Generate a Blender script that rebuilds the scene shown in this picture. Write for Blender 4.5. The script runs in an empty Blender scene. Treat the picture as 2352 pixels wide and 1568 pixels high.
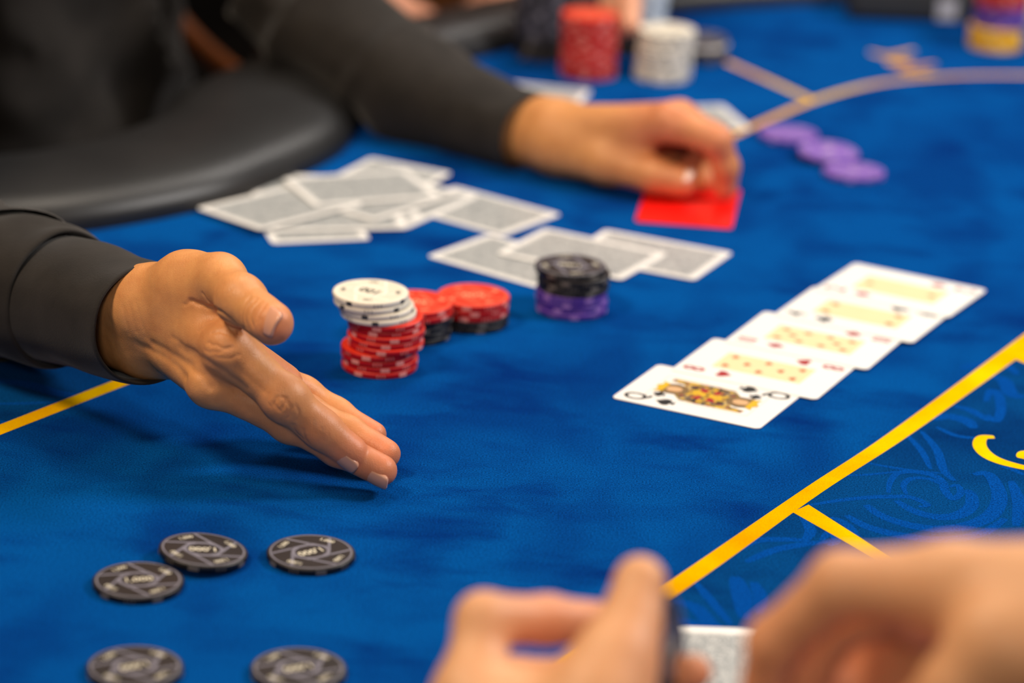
import bpy, bmesh, math, random
import numpy as np
from mathutils import Vector, Matrix, noise as mnoise
random.seed(7)
C = bpy.context.scene.collection
SC = bpy.context.scene
W, H = 2352, 1568

# ------------------------------------------------------------------ camera, world, lights, exposure
F_PX, CAM_H, PITCH, ROLL = 7207.5, 617.3, 0.344478, 0.042183      # focal (px), height over felt (mm)
_cp, _sp = math.cos(PITCH), math.sin(PITCH)
_r0, _u0 = np.array([1., 0, 0]), np.array([0, _sp, _cp])
CW = np.array([0, _cp, -_sp])
CR = math.cos(ROLL) * _r0 + math.sin(ROLL) * _u0
CU = -math.sin(ROLL) * _r0 + math.cos(ROLL) * _u0
CO = np.array([0, 0, CAM_H])
cam = bpy.data.cameras.new('camera'); camo = bpy.data.objects.new('camera', cam); C.objects.link(camo)
cam.sensor_width = 36.0; cam.lens = 36.0 * F_PX / W
cam.clip_start = 0.05; cam.clip_end = 50
camo.matrix_world = Matrix(((CR[0], CU[0], -CW[0], 0), (CR[1], CU[1], -CW[1], 0),
                            (CR[2], CU[2], -CW[2], CAM_H / 1000), (0, 0, 0, 1)))
cam.dof.use_dof = True; cam.dof.focus_distance = 1.625; cam.dof.aperture_fstop = 4.0
SC.camera = camo
SC.view_settings.view_transform = 'Standard'; SC.view_settings.look = 'None'
SC.view_settings.exposure = -0.18; SC.view_settings.gamma = 1.0
SC.view_settings.use_curve_mapping = False
wd = bpy.data.worlds.new('world'); SC.world = wd; wd.use_nodes = True
wd.node_tree.nodes['Background'].inputs[0].default_value = (1.0, 0.92, 0.84, 1)
wd.node_tree.nodes['Background'].inputs[1].default_value = 0.10

def area(name, loc, target, size, power, col):
    l = bpy.data.lights.new(name, 'AREA'); l.shape = 'DISK'; l.size = size; l.energy = power; l.color = col
    o = bpy.data.objects.new(name, l); C.objects.link(o); o.location = loc
    o.rotation_euler = (Vector(target) - Vector(loc)).to_track_quat('-Z', 'Y').to_euler()
    return o
area('ceiling_lamp_over_table', (-0.10, 2.35, 1.55), (0.0, 1.9, 0), 0.40, 9, (1.0, 0.88, 0.74))
area('ceiling_lamp_left', (-0.85, 1.25, 1.45), (-0.1, 1.55, 0), 0.40, 21, (1.0, 0.77, 0.54))
area('ceiling_lamp_right', (1.45, 1.85, 1.35), (-0.1, 2.0, 0), 0.5, 33, (1.0, 0.95, 0.91))
area('ceiling_lamp_near', (0.45, 0.35, 1.6), (0.05, 1.4, 0), 0.5, 5, (1.0, 0.86, 0.70))
area('ceiling_lamp_behind', (-0.15, -1.3, 1.45), (-0.1, 1.7, 0), 0.5, 19, (1.0, 0.89, 0.78))
area('ceiling_lamp_far', (0.6, 3.4, 1.6), (0.3, 2.4, 0), 0.6, 13, (1.0, 0.95, 0.90))

# ------------------------------------------------------------------ helpers
def K(px, py, d):                       # point on a line of sight at a chosen depth, in mm
    return CO + d * (CW + ((px - W / 2) / F_PX) * CR - ((py - H / 2) / F_PX) * CU)
def G(px, py, z=0.0):                   # point at a chosen height over the felt, in mm
    d = CW + ((px - W / 2) / F_PX) * CR - ((py - H / 2) / F_PX) * CU
    return CO + d * ((z - CAM_H) / d[2])
def smoothpoly(pts, n=8, closed=False):
    P = [np.array(p, float) for p in pts]; out = []; m = len(P)
    for i in range(m if closed else m - 1):
        g = (lambda j: P[j % m]) if closed else (lambda j: P[max(0, min(m - 1, j))])
        p0, p1, p2, p3 = g(i - 1), g(i), g(i + 1), g(i + 2)
        for s in range(n):
            t = s / n
            out.append(.5 * (2 * p1 + (p2 - p0) * t + (2 * p0 - 5 * p1 + 4 * p2 - p3) * t * t + (3 * p1 - p0 - 3 * p2 + p3) * t ** 3))
    if not closed: out.append(P[-1])
    return out
def mesh_obj(name, verts, faces, mat, parent=None, smooth=True, mm=True):
    me = bpy.data.meshes.new(name)
    v = np.asarray(verts, float) * (0.001 if mm else 1)
    me.from_pydata(v.tolist(), [], [list(map(int, f)) for f in faces])
    if smooth: me.polygons.foreach_set('use_smooth', [True] * len(me.polygons))
    me.update()
    o = bpy.data.objects.new(name, me); C.objects.link(o)
    for m_ in (mat if isinstance(mat, (list, tuple)) else [mat]): me.materials.append(m_)
    if parent: o.parent = parent
    return o
def np_obj(name, V, Q, mat, parent=None):          # big quad meshes
    me = bpy.data.meshes.new(name); n = len(Q)
    me.vertices.add(len(V)); me.vertices.foreach_set('co', (np.asarray(V, np.float32) * 0.001).ravel())
    me.loops.add(4 * n); me.loops.foreach_set('vertex_index', np.asarray(Q, np.int32).ravel())
    me.polygons.add(n); me.polygons.foreach_set('loop_start', np.arange(0, 4 * n, 4, dtype=np.int32))
    me.polygons.foreach_set('use_smooth', np.ones(n, bool))
    me.update(calc_edges=True); me.validate()
    o = bpy.data.objects.new(name, me); C.objects.link(o); me.materials.append(mat)
    if parent: o.parent = parent
    return o
def tag(o, label=None, cat=None, group=None, kind=None):
    for k, v in (('label', label), ('category', cat), ('group', group), ('kind', kind)):
        if v: o[k] = v
    return o
def empty(name, loc_mm=(0, 0, 0)):
    o = bpy.data.objects.new(name, None); C.objects.link(o); o.location = [x * .001 for x in loc_mm]; o.empty_display_size = .02
    return o
def keep(o, parent):                                # parent while keeping the world place (parent has no rotation)
    o.parent = parent; o.matrix_parent_inverse = Matrix.Translation(parent.location).inverted(); return o
def box(name, lo, hi, mat, parent=None, bev=0):
    bm = bmesh.new(); bmesh.ops.create_cube(bm, size=1)
    lo = np.array(lo, float); hi = np.array(hi, float)
    for v in bm.verts:
        for i in range(3): v.co[i] = ((lo[i] + hi[i]) / 2 + v.co[i] * (hi[i] - lo[i])) * .001
    if bev: bmesh.ops.bevel(bm, geom=bm.edges[:], offset=bev * .001, segments=3, affect='EDGES', profile=.5)
    me = bpy.data.meshes.new(name); bm.to_mesh(me); bm.free(); me.materials.append(mat)
    o = bpy.data.objects.new(name, me); C.objects.link(o)
    if parent: o.parent = parent
    return o

# ------------------------------------------------------------------ materials
def srgb(r, g, b):
    f = lambda c: (c / 255 / 12.92) if c / 255 <= .04045 else ((c / 255 + .055) / 1.055) ** 2.4
    return (f(r), f(g), f(b), 1)
class NT:
    def __init__(s, name):
        s.m = bpy.data.materials.new(name); s.m.use_nodes = True; s.t = s.m.node_tree
        s.b = s.t.nodes['Principled BSDF']
    def n(s, typ, **kw):
        x = s.t.nodes.new(typ)
        for k, v in kw.items():
            if k in x.inputs: x.inputs[k].default_value = v
            else: setattr(x, k, v)
        return x
    def l(s, a, b): s.t.links.new(a, b)
    def coord(s, scale=(1, 1, 1), out='Object', rot=(0, 0, 0)):
        c = s.n('ShaderNodeTexCoord'); mp = s.n('ShaderNodeMapping'); mp.inputs['Scale'].default_value = scale
        mp.inputs['Rotation'].default_value = rot
        s.l(c.outputs[out], mp.inputs['Vector']); return mp.outputs[0]
    def noise(s, vec, scale, detail=3, rough=.55, dist=0):
        x = s.n('ShaderNodeTexNoise'); x.inputs['Scale'].default_value = scale; x.inputs['Detail'].default_value = detail
        x.inputs['Roughness'].default_value = rough; x.inputs['Distortion'].default_value = dist
        s.l(vec, x.inputs['Vector']); return x.outputs['Fac']
    def ramp(s, fac, stops):
        r = s.n('ShaderNodeValToRGB'); e = r.color_ramp.elements
        while len(e) < len(stops): e.new(.5)
        for i, (p, c) in enumerate(stops): e[i].position = p; e[i].color = c if len(c) == 4 else (*c, 1)
        s.l(fac, r.inputs[0]); return r.outputs[0]
    def mix(s, fac, a, b, mode='MIX'):
        x = s.n('ShaderNodeMix'); x.data_type = 'RGBA'; x.blend_type = mode
        for sock, v in ((x.inputs[0], fac), (x.inputs[6], a), (x.inputs[7], b)):
            if hasattr(v, 'is_linked') or hasattr(v, 'links'): s.l(v, sock)
            else: sock.default_value = v
        return x.outputs[2]
    def bump(s, h, strength=.3, dist=.0005):
        x = s.n('ShaderNodeBump'); x.inputs['Strength'].default_value = strength; x.inputs['Distance'].default_value = dist
        s.l(h, x.inputs['Height']); s.l(x.outputs[0], s.b.inputs['Normal'])
    def set(s, **kw):
        for k, v in kw.items(): s.b.inputs[k.replace('_', ' ')].default_value = v
        return s
def plain(name, col, rough=.5, spec=.5, var=.06, scale=60):
    t = NT(name); v = t.coord()
    a = tuple(c * (1 - var) for c in col[:3]) + (1,); b = tuple(min(1, c * (1 + var)) for c in col[:3]) + (1,)
    t.l(t.ramp(t.noise(v, scale), [(.3, a), (.7, b)]), t.b.inputs['Base Color'])
    t.set(Roughness=rough); t.b.inputs['Specular IOR Level'].default_value = spec
    return t.m

def felt_mat(name, base, dark, light, smudge=True):
    t = NT(name); v = t.coord(out='Generated') if False else t.coord()
    col = t.mix(t.ramp(t.noise(v, 3.5, 3, .5), [(.3, (0, 0, 0)), (.7, (1, 1, 1))]), base, light)
    if smudge:
        vs = t.coord(scale=(1.0, 1.7, 1), rot=(0, 0, .5))
        m1 = t.ramp(t.noise(vs, 13, 3, .55, .25), [(.47, (0, 0, 0)), (.68, (1, 1, 1))])
        m2 = t.ramp(t.noise(vs, 5.2, 2, .5, 1.0), [(.36, (0, 0, 0)), (.58, (1, 1, 1))])
        mm = t.mix(1.0, m1, m2, 'MULTIPLY')
        col = t.mix(t.mix(1.0, mm, (.85, .85, .85, 1), 'MULTIPLY'), col, dark)
        m3 = t.ramp(t.noise(t.coord(scale=(1.6, .9, 1), rot=(0, 0, -.6)), 8, 2, .5, .3), [(.48, (0, 0, 0)), (.66, (1, 1, 1))])
        col = t.mix(t.mix(1.0, m3, (.55, .55, .55, 1), 'MULTIPLY'), col, dark)
    g = t.noise(v, 1050, 3, .75)
    col = t.mix(.8, col, t.ramp(g, [(.33, (.12, .12, .12)), (.68, (.96, .96, .96))]), 'OVERLAY')
    t.l(col, t.b.inputs['Base Color'])
    t.set(Roughness=1.0); t.b.inputs['Specular IOR Level'].default_value = .0
    t.b.inputs['Sheen Weight'].default_value = .02; t.b.inputs['Sheen Roughness'].default_value = .5
    t.b.inputs['Sheen Tint'].default_value = (.45, .65, 1, 1)
    t.bump(t.noise(v, 1100, 2, .7), .45, .0006)
    return t.m
M = {}
M['felt'] = felt_mat('blue suede felt', (.0003, .053, .245, 1), (.0002, .018, .140, 1), (.0004, .076, .305, 1))
M['felt_print'] = felt_mat('brighter blue print on felt', (.0005, .052, .275, 1), (.0004, .045, .24, 1), (.0006, .060, .305, 1), False)
M['felt_shade'] = felt_mat('darker teal print on felt', (.0006, .045, .180, 1), (.0004, .02, .11, 1), (.0009, .054, .21, 1), True)
def gold():
    t = NT('gold print on felt'); v = t.coord()
    col = t.ramp(t.noise(v, 9, 3, .6, .4), [(.32, srgb(212, 146, 0)), (.52, srgb(234, 178, 0)), (.72, srgb(246, 208, 8))])
    col = t.mix(.35, col, t.ramp(t.noise(v, 1500, 2), [(.3, (.3, .3, .3)), (.7, (.8, .8, .8))]), 'OVERLAY')
    t.l(col, t.b.inputs['Base Color']); t.set(Roughness=1.0); t.b.inputs['Specular IOR Level'].default_value = .0
    t.bump(t.noise(v, 1100, 2, .7), .4, .0005); return t.m
M['gold'] = gold()
def leather():
    t = NT('black padded leatherette'); v = t.coord()
    t.l(t.ramp(t.noise(v, 14), [(.3, (.013, .013, .014)), (.7, (.020, .020, .021))]), t.b.inputs['Base Color'])
    t.set(Roughness=.42); t.b.inputs['Specular IOR Level'].default_value = .45
    x = t.n('ShaderNodeTexVoronoi'); x.inputs['Scale'].default_value = 700; t.l(v, x.inputs['Vector'])
    t.bump(x.outputs['Distance'], .15, .0004); return t.m
M['leather'] = leather()
def skin(name, base, red, dark, sss=.12):
    t = NT(name); v = t.coord()
    a = t.n('ShaderNodeVertexColor'); a.layer_name = 'redness'
    col = t.mix(a.outputs[0], base, red)
    mot = t.ramp(t.noise(v, 95, 4, .6), [(.35, (0, 0, 0)), (.7, (1, 1, 1))])
    col = t.mix(t.mix(1.0, mot, (.32, .32, .32, 1), 'MULTIPLY'), col, dark)
    t.l(col, t.b.inputs['Base Color'])
    t.set(Roughness=.46); t.b.inputs['Specular IOR Level'].default_value = .42
    t.b.inputs['Subsurface Weight'].default_value = sss
    t.b.inputs['Subsurface Radius'].default_value = (1, .35, .2); t.b.inputs['Subsurface Scale'].default_value = .004
    x = t.n('ShaderNodeTexVoronoi'); x.inputs['Scale'].default_value = 900; x.feature = 'DISTANCE_TO_EDGE'
    t.l(v, x.inputs['Vector'])
    h = t.n('ShaderNodeMath', operation='ADD'); m = t.n('ShaderNodeMath', operation='MULTIPLY'); m.inputs[1].default_value = .7
    t.l(t.noise(t.coord(scale=(1, .3, .3), rot=(0, .7, .35)), 800, 3, .65, .3), h.inputs[0]); t.l(x.outputs['Distance'], m.inputs[0]); t.l(m.outputs[0], h.inputs[1])
    t.bump(h.outputs[0], .34, .0005); return t.m
M['skin_dealer'] = skin('warm tanned skin', srgb(224, 158, 98), srgb(224, 132, 98), srgb(180, 106, 60))
M['skin_player'] = skin('fair skin', srgb(238, 180, 132), srgb(232, 150, 110), srgb(205, 138, 92))
M['skin_far'] = skin('fair skin of far player', srgb(232, 172, 140), srgb(220, 140, 110), srgb(190, 130, 100), .05)
M['nail'] = plain('fingernail', srgb(222, 162, 132), .3, .5, .04)
M['nail_far'] = plain('pale fingernail', srgb(245, 214, 200), .25, .5, .04)
def cloth(name, col, weave=900):
    t = NT(name); v = t.coord()
    t.l(t.ramp(t.noise(v, 40, 4), [(.3, tuple(c * .8 for c in col)), (.7, tuple(c * 1.25 for c in col))]), t.b.inputs['Base Color'])
    t.set(Roughness=.85); t.b.inputs['Specular IOR Level'].default_value = .22
    t.b.inputs['Sheen Weight'].default_value = .12; t.b.inputs['Sheen Roughness'].default_value = .4
    w1 = t.n('ShaderNodeTexWave'); w1.inputs['Scale'].default_value = weave; t.l(v, w1.inputs['Vector'])
    t.bump(t.noise(v, weave, 2), .35, .0004); return t.m
M['shirt'] = cloth('black cotton shirt', (.0225, .0195, .0175))
M['sweater'] = cloth('brown knit sweater', (.16, .055, .016), 400)
M['navy'] = cloth('dark navy jacket', (.012, .013, .02), 500)
M['card'] = plain('plastic card white', srgb(248, 247, 244), .33, .45, .012, 20)
M['card_edge'] = M['card']
M['panel'] = plain('pale yellow print', srgb(253, 226, 178), .36, .4, .02)
M['ink_red'] = plain('red ink', srgb(170, 24, 30), .4, .4)
M['ink_black'] = plain('black ink', srgb(22, 24, 26), .4, .4)
M['ink_pip_red'] = plain('red-brown pip ink', srgb(176, 84, 40), .4, .4)
M['ink_pip_black'] = plain('olive black pip ink', srgb(84, 88, 30), .4, .4)
M['ink_gold'] = plain('golden yellow ink', srgb(226, 180, 20), .4, .4)
M['ink_tan'] = plain('tan ink', srgb(222, 176, 128), .4, .4)
M['ink_brown'] = plain('brown ink', srgb(128, 100, 60), .4, .4)
def court():
    t = NT('court figure print'); v = t.coord(); x = t.n('ShaderNodeTexVoronoi'); x.inputs['Scale'].default_value = 430; t.l(v, x.inputs['Vector'])
    sp = t.n('ShaderNodeSeparateColor'); t.l(x.outputs['Color'], sp.inputs[0])
    r = t.n('ShaderNodeValToRGB'); r.color_ramp.interpolation = 'CONSTANT'; e = r.color_ramp.elements
    cs = [(0, srgb(214, 170, 30)), (.3, srgb(120, 96, 70)), (.5, srgb(196, 168, 110)), (.66, srgb(58, 54, 56)), (.78, srgb(226, 190, 60)), (.9, srgb(150, 60, 44))]
    while len(e) < len(cs): e.new(.5)
    for k, (p, c) in enumerate(cs): e[k].position = p; e[k].color = c
    t.l(sp.outputs[0], r.inputs[0]); t.l(r.outputs[0], t.b.inputs['Base Color']); t.set(Roughness=.38); return t.m
M['ink_court'] = court()
M['ink_line'] = plain('grey hairline ink', srgb(168, 172, 172), .4, .4)
def backprint():
    t = NT('grey scroll card back print'); v = t.coord()
    x = t.n('ShaderNodeTexVoronoi'); x.inputs['Scale'].default_value = 620; x.feature = 'DISTANCE_TO_EDGE'; t.l(v, x.inputs['Vector'])
    a = t.ramp(x.outputs['Distance'], [(.04, srgb(96, 106, 114)), (.18, srgb(214, 216, 214))])
    b = t.ramp(t.noise(v, 330, 3, .6, 2.0), [(.44, srgb(104, 112, 120)), (.56, srgb(216, 218, 216))])
    t.l(t.mix(.5, a, b), t.b.inputs['Base Color']); t.set(Roughness=.36); return t.m
M['backprint'] = backprint()
M['cut_red'] = plain('red plastic cut card', srgb(250, 22, 14), .32, .5, .02)
CHIP = dict(black=dict(face=srgb(46, 41, 41), body=srgb(16, 16, 20), line=srgb(122, 120, 134), text=srgb(226, 220, 200), mark=srgb(104, 98, 92)),
            red=dict(face=srgb(236, 58, 34), body=srgb(184, 10, 14), line=srgb(240, 104, 72), text=srgb(250, 170, 130), mark=srgb(238, 150, 140)),
            white=dict(face=srgb(236, 228, 208), body=srgb(228, 222, 208), line=srgb(248, 244, 230), text=srgb(44, 46, 50), mark=srgb(52, 54, 60)),
            purple=dict(face=srgb(122, 86, 180), body=srgb(76, 46, 150), line=srgb(158, 118, 200), text=srgb(206, 180, 220), mark=srgb(160, 120, 196)),
            yellow=dict(face=srgb(250, 196, 50), body=srgb(244, 180, 20), line=srgb(250, 210, 90), text=srgb(120, 90, 20), mark=srgb(252, 220, 130)),
            blue=dict(face=srgb(222, 230, 238), body=srgb(206, 220, 232), line=srgb(214, 224, 232), text=srgb(60, 70, 90), mark=srgb(120, 140, 170)),
            slate=dict(face=srgb(60, 60, 74), body=srgb(40, 40, 52), line=srgb(100, 100, 116), text=srgb(170, 168, 176), mark=srgb(120, 120, 136)))
for k, d in CHIP.items():
    for p, c in d.items(): M['chip_%s_%s' % (k, p)] = plain('%s chip %s' % (k, p), c, .38 if p == 'face' else .45, .4, .03)
M['floor'] = plain('dark patterned carpet', (.02, .016, .014, 1), .95, .1, .5, 8)
M['wall'] = plain('dark wall paint', (.03, .022, .018, 1), .9, .2, .15, 3)
M['ceil'] = plain('dark ceiling paint', (.05, .045, .04, 1), .9, .2, .1, 3)
M['wood'] = plain('brown varnished wood', srgb(120, 62, 24), .4, .5, .25, 20)
M['darkplastic'] = plain('dark grey plastic', (.032, .034, .034, 1), .5, .4)
M['paper'] = plain('pale grey paper', srgb(170, 172, 180), .7, .3)
M['tablebase'] = plain('black table base', (.012, .012, .012, 1), .6, .3)

# ------------------------------------------------------------------ room
tag(box('floor', (-3500, -1500, -770), (3500, 6000, -750), M['floor']), kind='structure')
tag(box('ceiling', (-3500, -1500, 2000), (3500, 6000, 2020), M['ceil']), kind='structure')
tag(box('wall_back', (-3500, 6000, -750), (3500, 6050, 2000), M['wall']), kind='structure')
tag(box('wall_left', (-3550, -1500, -750), (-3500, 6000, 2000), M['wall']), kind='structure')
tag(box('wall_right', (3500, -1500, -750), (3550, 6000, 2000), M['wall']), kind='structure')

# ------------------------------------------------------------------ poker table
LOOP = [(-291, 1887), (-207, 1950), (-166, 2010), (-130, 2082), (-120, 2150), (-114, 2215), (-95, 2282), (-62, 2340), (-22, 2388), (40, 2462), (128, 2545),
        (260, 2600), (430, 2615), (650, 2560), (830, 2400), (930, 2180), (960, 1900), (930, 1550), (830, 1260), (640, 1060), (380, 1000), (80, 985),
        (-220, 1010), (-480, 1120), (-640, 1330), (-690, 1560), (-640, 1740), (-520, 1830), (-400, 1860)]
loop = smoothpoly(LOOP, 8, True)
table = tag(empty('poker_table', (150, 1750, -750)), 'large poker table with blue suede felt and a black padded rail', 'table')
# felt slab
nl = len(loop); up = [(p[0], p[1], 0) for p in loop]; dn = [(p[0], p[1], -25) for p in loop]
cen = np.mean(np.array(loop), 0)
vs = up + dn; fs = [list(range(nl))[::-1] if False else list(range(nl))] + [[i, i + nl, (i + 1) % nl + nl, (i + 1) % nl] for i in range(nl)]
area2 = sum(loop[i][0] * loop[(i + 1) % nl][1] - loop[(i + 1) % nl][0] * loop[i][1] for i in range(nl))
if area2 < 0: fs[0] = fs[0][::-1]
felt = keep(mesh_obj('felt_top', vs, fs, M['felt'], smooth=False), table); felt['label'] = 'blue suede playing surface'
# padded rail swept round the felt
PROF = [(-3, -2), (-4, 5), (-2, 12), (4, 18), (14, 22.5), (34, 25), (62, 25), (84, 22), (98, 14), (104, 0), (102, -25), (80, -45), (20, -45), (0, -26)]
rv, rf = [], []; npf = len(PROF)
for i, p in enumerate(loop):
    t_ = np.array(loop[(i + 1) % nl]) - np.array(loop[i - 1]); t_ /= np.linalg.norm(t_)
    nrm = np.array([t_[1], -t_[0]]) * (1 if area2 > 0 else -1)
    k_ = 1.28 - .56 * min(1, max(0, (p[1] - 2180) / 160)) if p[0] < 300 and p[1] > 1800 else 1.0      # the rail is wider before the dealer
    for o_, z_ in PROF: rv.append((p[0] + nrm[0] * o_ * (k_ if o_ > 0 else 1), p[1] + nrm[1] * o_ * (k_ if o_ > 0 else 1), z_))
for i in range(nl):
    for j in range(npf):
        a, b = i * npf + j, i * npf + (j + 1) % npf; c, d = ((i + 1) % nl) * npf + (j + 1) % npf, ((i + 1) % nl) * npf + j
        rf.append((a, b, c, d) if area2 < 0 else (d, c, b, a))
keep(mesh_obj('padded_rail', rv, rf, M['leather']), table)['label'] = 'black padded leather rail'
for lx, ly in ((0, 1350), (500, 1450), (550, 2250), (150, 2350)):
    keep(box('leg', (lx - 45, ly - 45, -750), (lx + 45, ly + 45, -25), M['tablebase'], bev=6), table)
# printed lines on the felt: each a thin printed strip
def strip(name, L, R, mat, z, parent=None, n=8):
    L = smoothpoly(L, n); R = smoothpoly(R, n)
    v = [(p[0], p[1], z) for p in L] + [(p[0], p[1], z) for p in R]; m = len(L)
    f = [(i, i + 1, m + i + 1, m + i) for i in range(m - 1)]
    a = np.array(v[1]) - np.array(v[0]); b = np.array(v[m]) - np.array(v[0])
    if a[0] * b[1] - a[1] * b[0] < 0: f = [q[::-1] for q in f]
    return mesh_obj(name, v, f, mat, felt, smooth=False)
def pxs(pts, sc=1, ox=0, oy=0): return [G(x / sc + ox, y / sc + oy)[:2] for x, y in pts]
def stroke(name, pts, w, mat, z, sc=1, ox=0, oy=0, taper=True):
    P = smoothpoly([(x / sc + ox, y / sc + oy) for x, y in pts], 8); n = len(P); L, R = [], []
    for i, p in enumerate(P):
        q = G(*p)[:2]; a = G(*P[max(i - 1, 0)])[:2]; b = G(*P[min(i + 1, n - 1)])[:2]
        t_ = b - a; t_ = t_ / (np.linalg.norm(t_) + 1e-9); nn = np.array([-t_[1], t_[0]])
        s = i / (n - 1); ww = w * (math.sin(math.pi * min(1, max(0, .08 + .84 * s))) ** .6 if taper else 1) / 2
        L.append(q + nn * ww); R.append(q - nn * ww)
    v = [(p[0], p[1], z + .0008 * i) for i, p in enumerate(L)] + [(p[0], p[1], z + .0008 * i) for i, p in enumerate(R)]
    f = [(n + i, n + i + 1, i + 1, i) for i in range(n - 1)]
    return mesh_obj(name, v, f, mat, felt, smooth=False)
strip('betting_line', pxs([(1000, 1705), (1330, 1478), (1600, 1292), (1848, 1121.6), (2037, 997.6), (2352, 768), (2500, 655)]),
      pxs([(1045, 1722), (1372, 1492), (1651.6, 1300), (1886, 1132), (2092, 997.6), (2352, 812), (2500, 705)]), M['gold'], .16)
strip('betting_line', pxs([(1820, 1176), (1992.5, 1273), (2120, 1345)]), pxs([(1857, 1159), (2034, 1271), (2165, 1343)]), M['gold'], .15)
strip('betting_line', pxs([(2325, 822), (2420, 862)]), pxs([(2352, 800), (2450, 850)]), M['gold'], .15)
strip('betting_line', pxs([(-120, 1018), (0, 975), (236, 883.5), (330, 848)]), pxs([(-110, 1042), (0, 999), (274, 891), (350, 862)]), M['gold'], .15)
stroke('betting_line', [(1640, 335), (1700, 304), (1780, 268), (1872, 230), (1980, 199), (2080, 183), (2210, 174), (2352, 173), (2500, 178)], 6.5, M['gold'], .16, taper=False)
stroke('betting_line', [(2470, 705), (2640, 595), (2800, 450), (2810, 310), (2680, 220), (2500, 178)], 10, M['gold'], .13, taper=False)
stroke('betting_line', [(1640, 130), (1680, 147), (1775, 189), (1866, 231)], 6.5, M['gold'], .15, taper=False)
S4 = dict(sc=2.904, ox=1600, oy=760); S6 = dict(sc=3.095, ox=1000, oy=1240); S5 = dict(sc=3.136, ox=0, oy=800)
for pts, w in [([(1140, 880), (1300, 910), (1480, 935), (1640, 950)], 3), ([(990, 965), (1180, 955), (1400, 930)], 2.5), ([(1400, 690), (1500, 800), (1560, 920)], 4),
               ([(1500, 670), (1600, 790), (1650, 930), (1720, 1000)], 5), ([(760, 1160), (950, 1130), (1150, 1110), (1300, 1105), (1430, 1110), (1540, 1160), (1480, 1172)], 5),
               ([(1280, 1080), (1290, 1010), (1340, 950), (1450, 940), (1580, 965), (1640, 1010), (1660, 1070), (1710, 1120), (1760, 1080), (1740, 1030), (1690, 1040)], 5),
               ([(1400, 1090), (1380, 1030), (1430, 985), (1540, 985), (1620, 1020)], 4), ([(1130, 1160), (1230, 1230), (1400, 1290), (1600, 1320), (1800, 1300), (1960, 1230), (2020, 1120), (1990, 1010), (1930, 950), (1850, 960)], 9),
               ([(1330, 1130), (1450, 1200), (1600, 1240), (1740, 1230), (1830, 1170), (1830, 1090), (1790, 1060)], 8), ([(1000, 1230), (1150, 1310), (1400, 1370), (1650, 1390), (1900, 1350), (2060, 1250)], 8),
               ([(1570, 590), (1680, 570), (1800, 600), (1850, 650)], 9), ([(1600, 640), (1740, 700), (1890, 715)], 4), ([(1930, 470), (1960, 400), (2010, 420), (2030, 520), (2000, 600), (1940, 560)], 6),
               ([(1720, 500), (1830, 530), (1950, 600)], 6), ([(1760, 250), (1900, 220), (2060, 230), (2140, 290)], 7), ([(1960, 300), (2050, 330), (2100, 420), (2184, 440)], 9),
               ([(240, 1480), (400, 1400), (600, 1390), (760, 1400)], 6), ([(330, 1540), (560, 1450), (900, 1400)], 6), ([(700, 1230), (760, 1330), (720, 1400)], 6),
               ([(830, 1400), (890, 1340), (930, 1400), (880, 1430)], 5), ([(2100, 1000), (2150, 1150), (2130, 1300)], 7), ([(2184, 960), (2100, 920), (2020, 900)], 4), ([(900, 1240), (1000, 1290), (1080, 1370)], 5)]:
    stroke('scroll_print', pts, w, M['felt_print'], .08, **S4)
for pts, w in [([(1700, 430), (1850, 480), (1960, 600), (2060, 640)], 8), ([(1850, 300), (1950, 420), (2100, 600)], 5), ([(2130, 260), (2180, 400), (2200, 560)], 10),
               ([(1700, 560), (1850, 600), (2000, 680)], 7), ([(2260, 300), (2310, 400), (2300, 520)], 7)]:
    stroke('scroll_print', pts, w, M['felt_print'], .08, **S6)
for pts, w in [([(-60, 230), (200, 260), (400, 320), (560, 345)], 9), ([(-60, 400), (200, 395), (420, 385)], 4), ([(-60, 530), (60, 530)], 5)]:
    stroke('scroll_print', pts, w, M['felt_print'], .08, **S5)
L_ = smoothpoly(pxs([(1022, 1713), (1352, 1485), (1626, 1296), (1868, 1127), (2065, 998), (2352, 790), (2500, 680), (2640, 595)]), 8)
v_ = [(p[0], p[1], .04) for p in L_] + [(p[0] + 620, p[1] - 190, .04) for p in L_]; n_ = len(L_)
mesh_obj('border_band_print', v_, [(n_ + i, n_ + i + 1, i + 1, i) for i in range(n_ - 1)], M['felt_shade'], felt, smooth=False)
L_ = smoothpoly(pxs([(-120, 1030), (0, 987), (255, 887), (340, 855)]), 8)
v_ = [(p[0], p[1], .04) for p in L_] + [(p[0] - 330, p[1] + 60, .04) for p in L_]; n_ = len(L_)
mesh_obj('border_band_print', v_, [(i, i + 1, n_ + i + 1, n_ + i) for i in range(n_ - 1)], M['felt_shade'], felt, smooth=False)
stroke('gold_scroll_print', [(1985, 708), (1905, 712), (1888, 765), (1935, 825), (2030, 872), (2184, 912), (2300, 930)], 8, M['gold'], .14, **S4)
stroke('gold_scroll_print', [(2165, 850), (2200, 820), (2260, 830)], 9, M['gold'], .14, **S4)
S3 = dict(sc=4.685, ox=1850, oy=0)
for pts, w in [([(690, 560), (900, 600), (1170, 545)], 7), ([(900, 640), (1000, 680), (1110, 660)], 15), ([(1000, 770), (1200, 720), (1400, 690)], 7), ([(1060, 795), (1380, 785)], 6)]:
    stroke('gold_crest_print', pts, w, M['gold'], .14, **S3)

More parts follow.
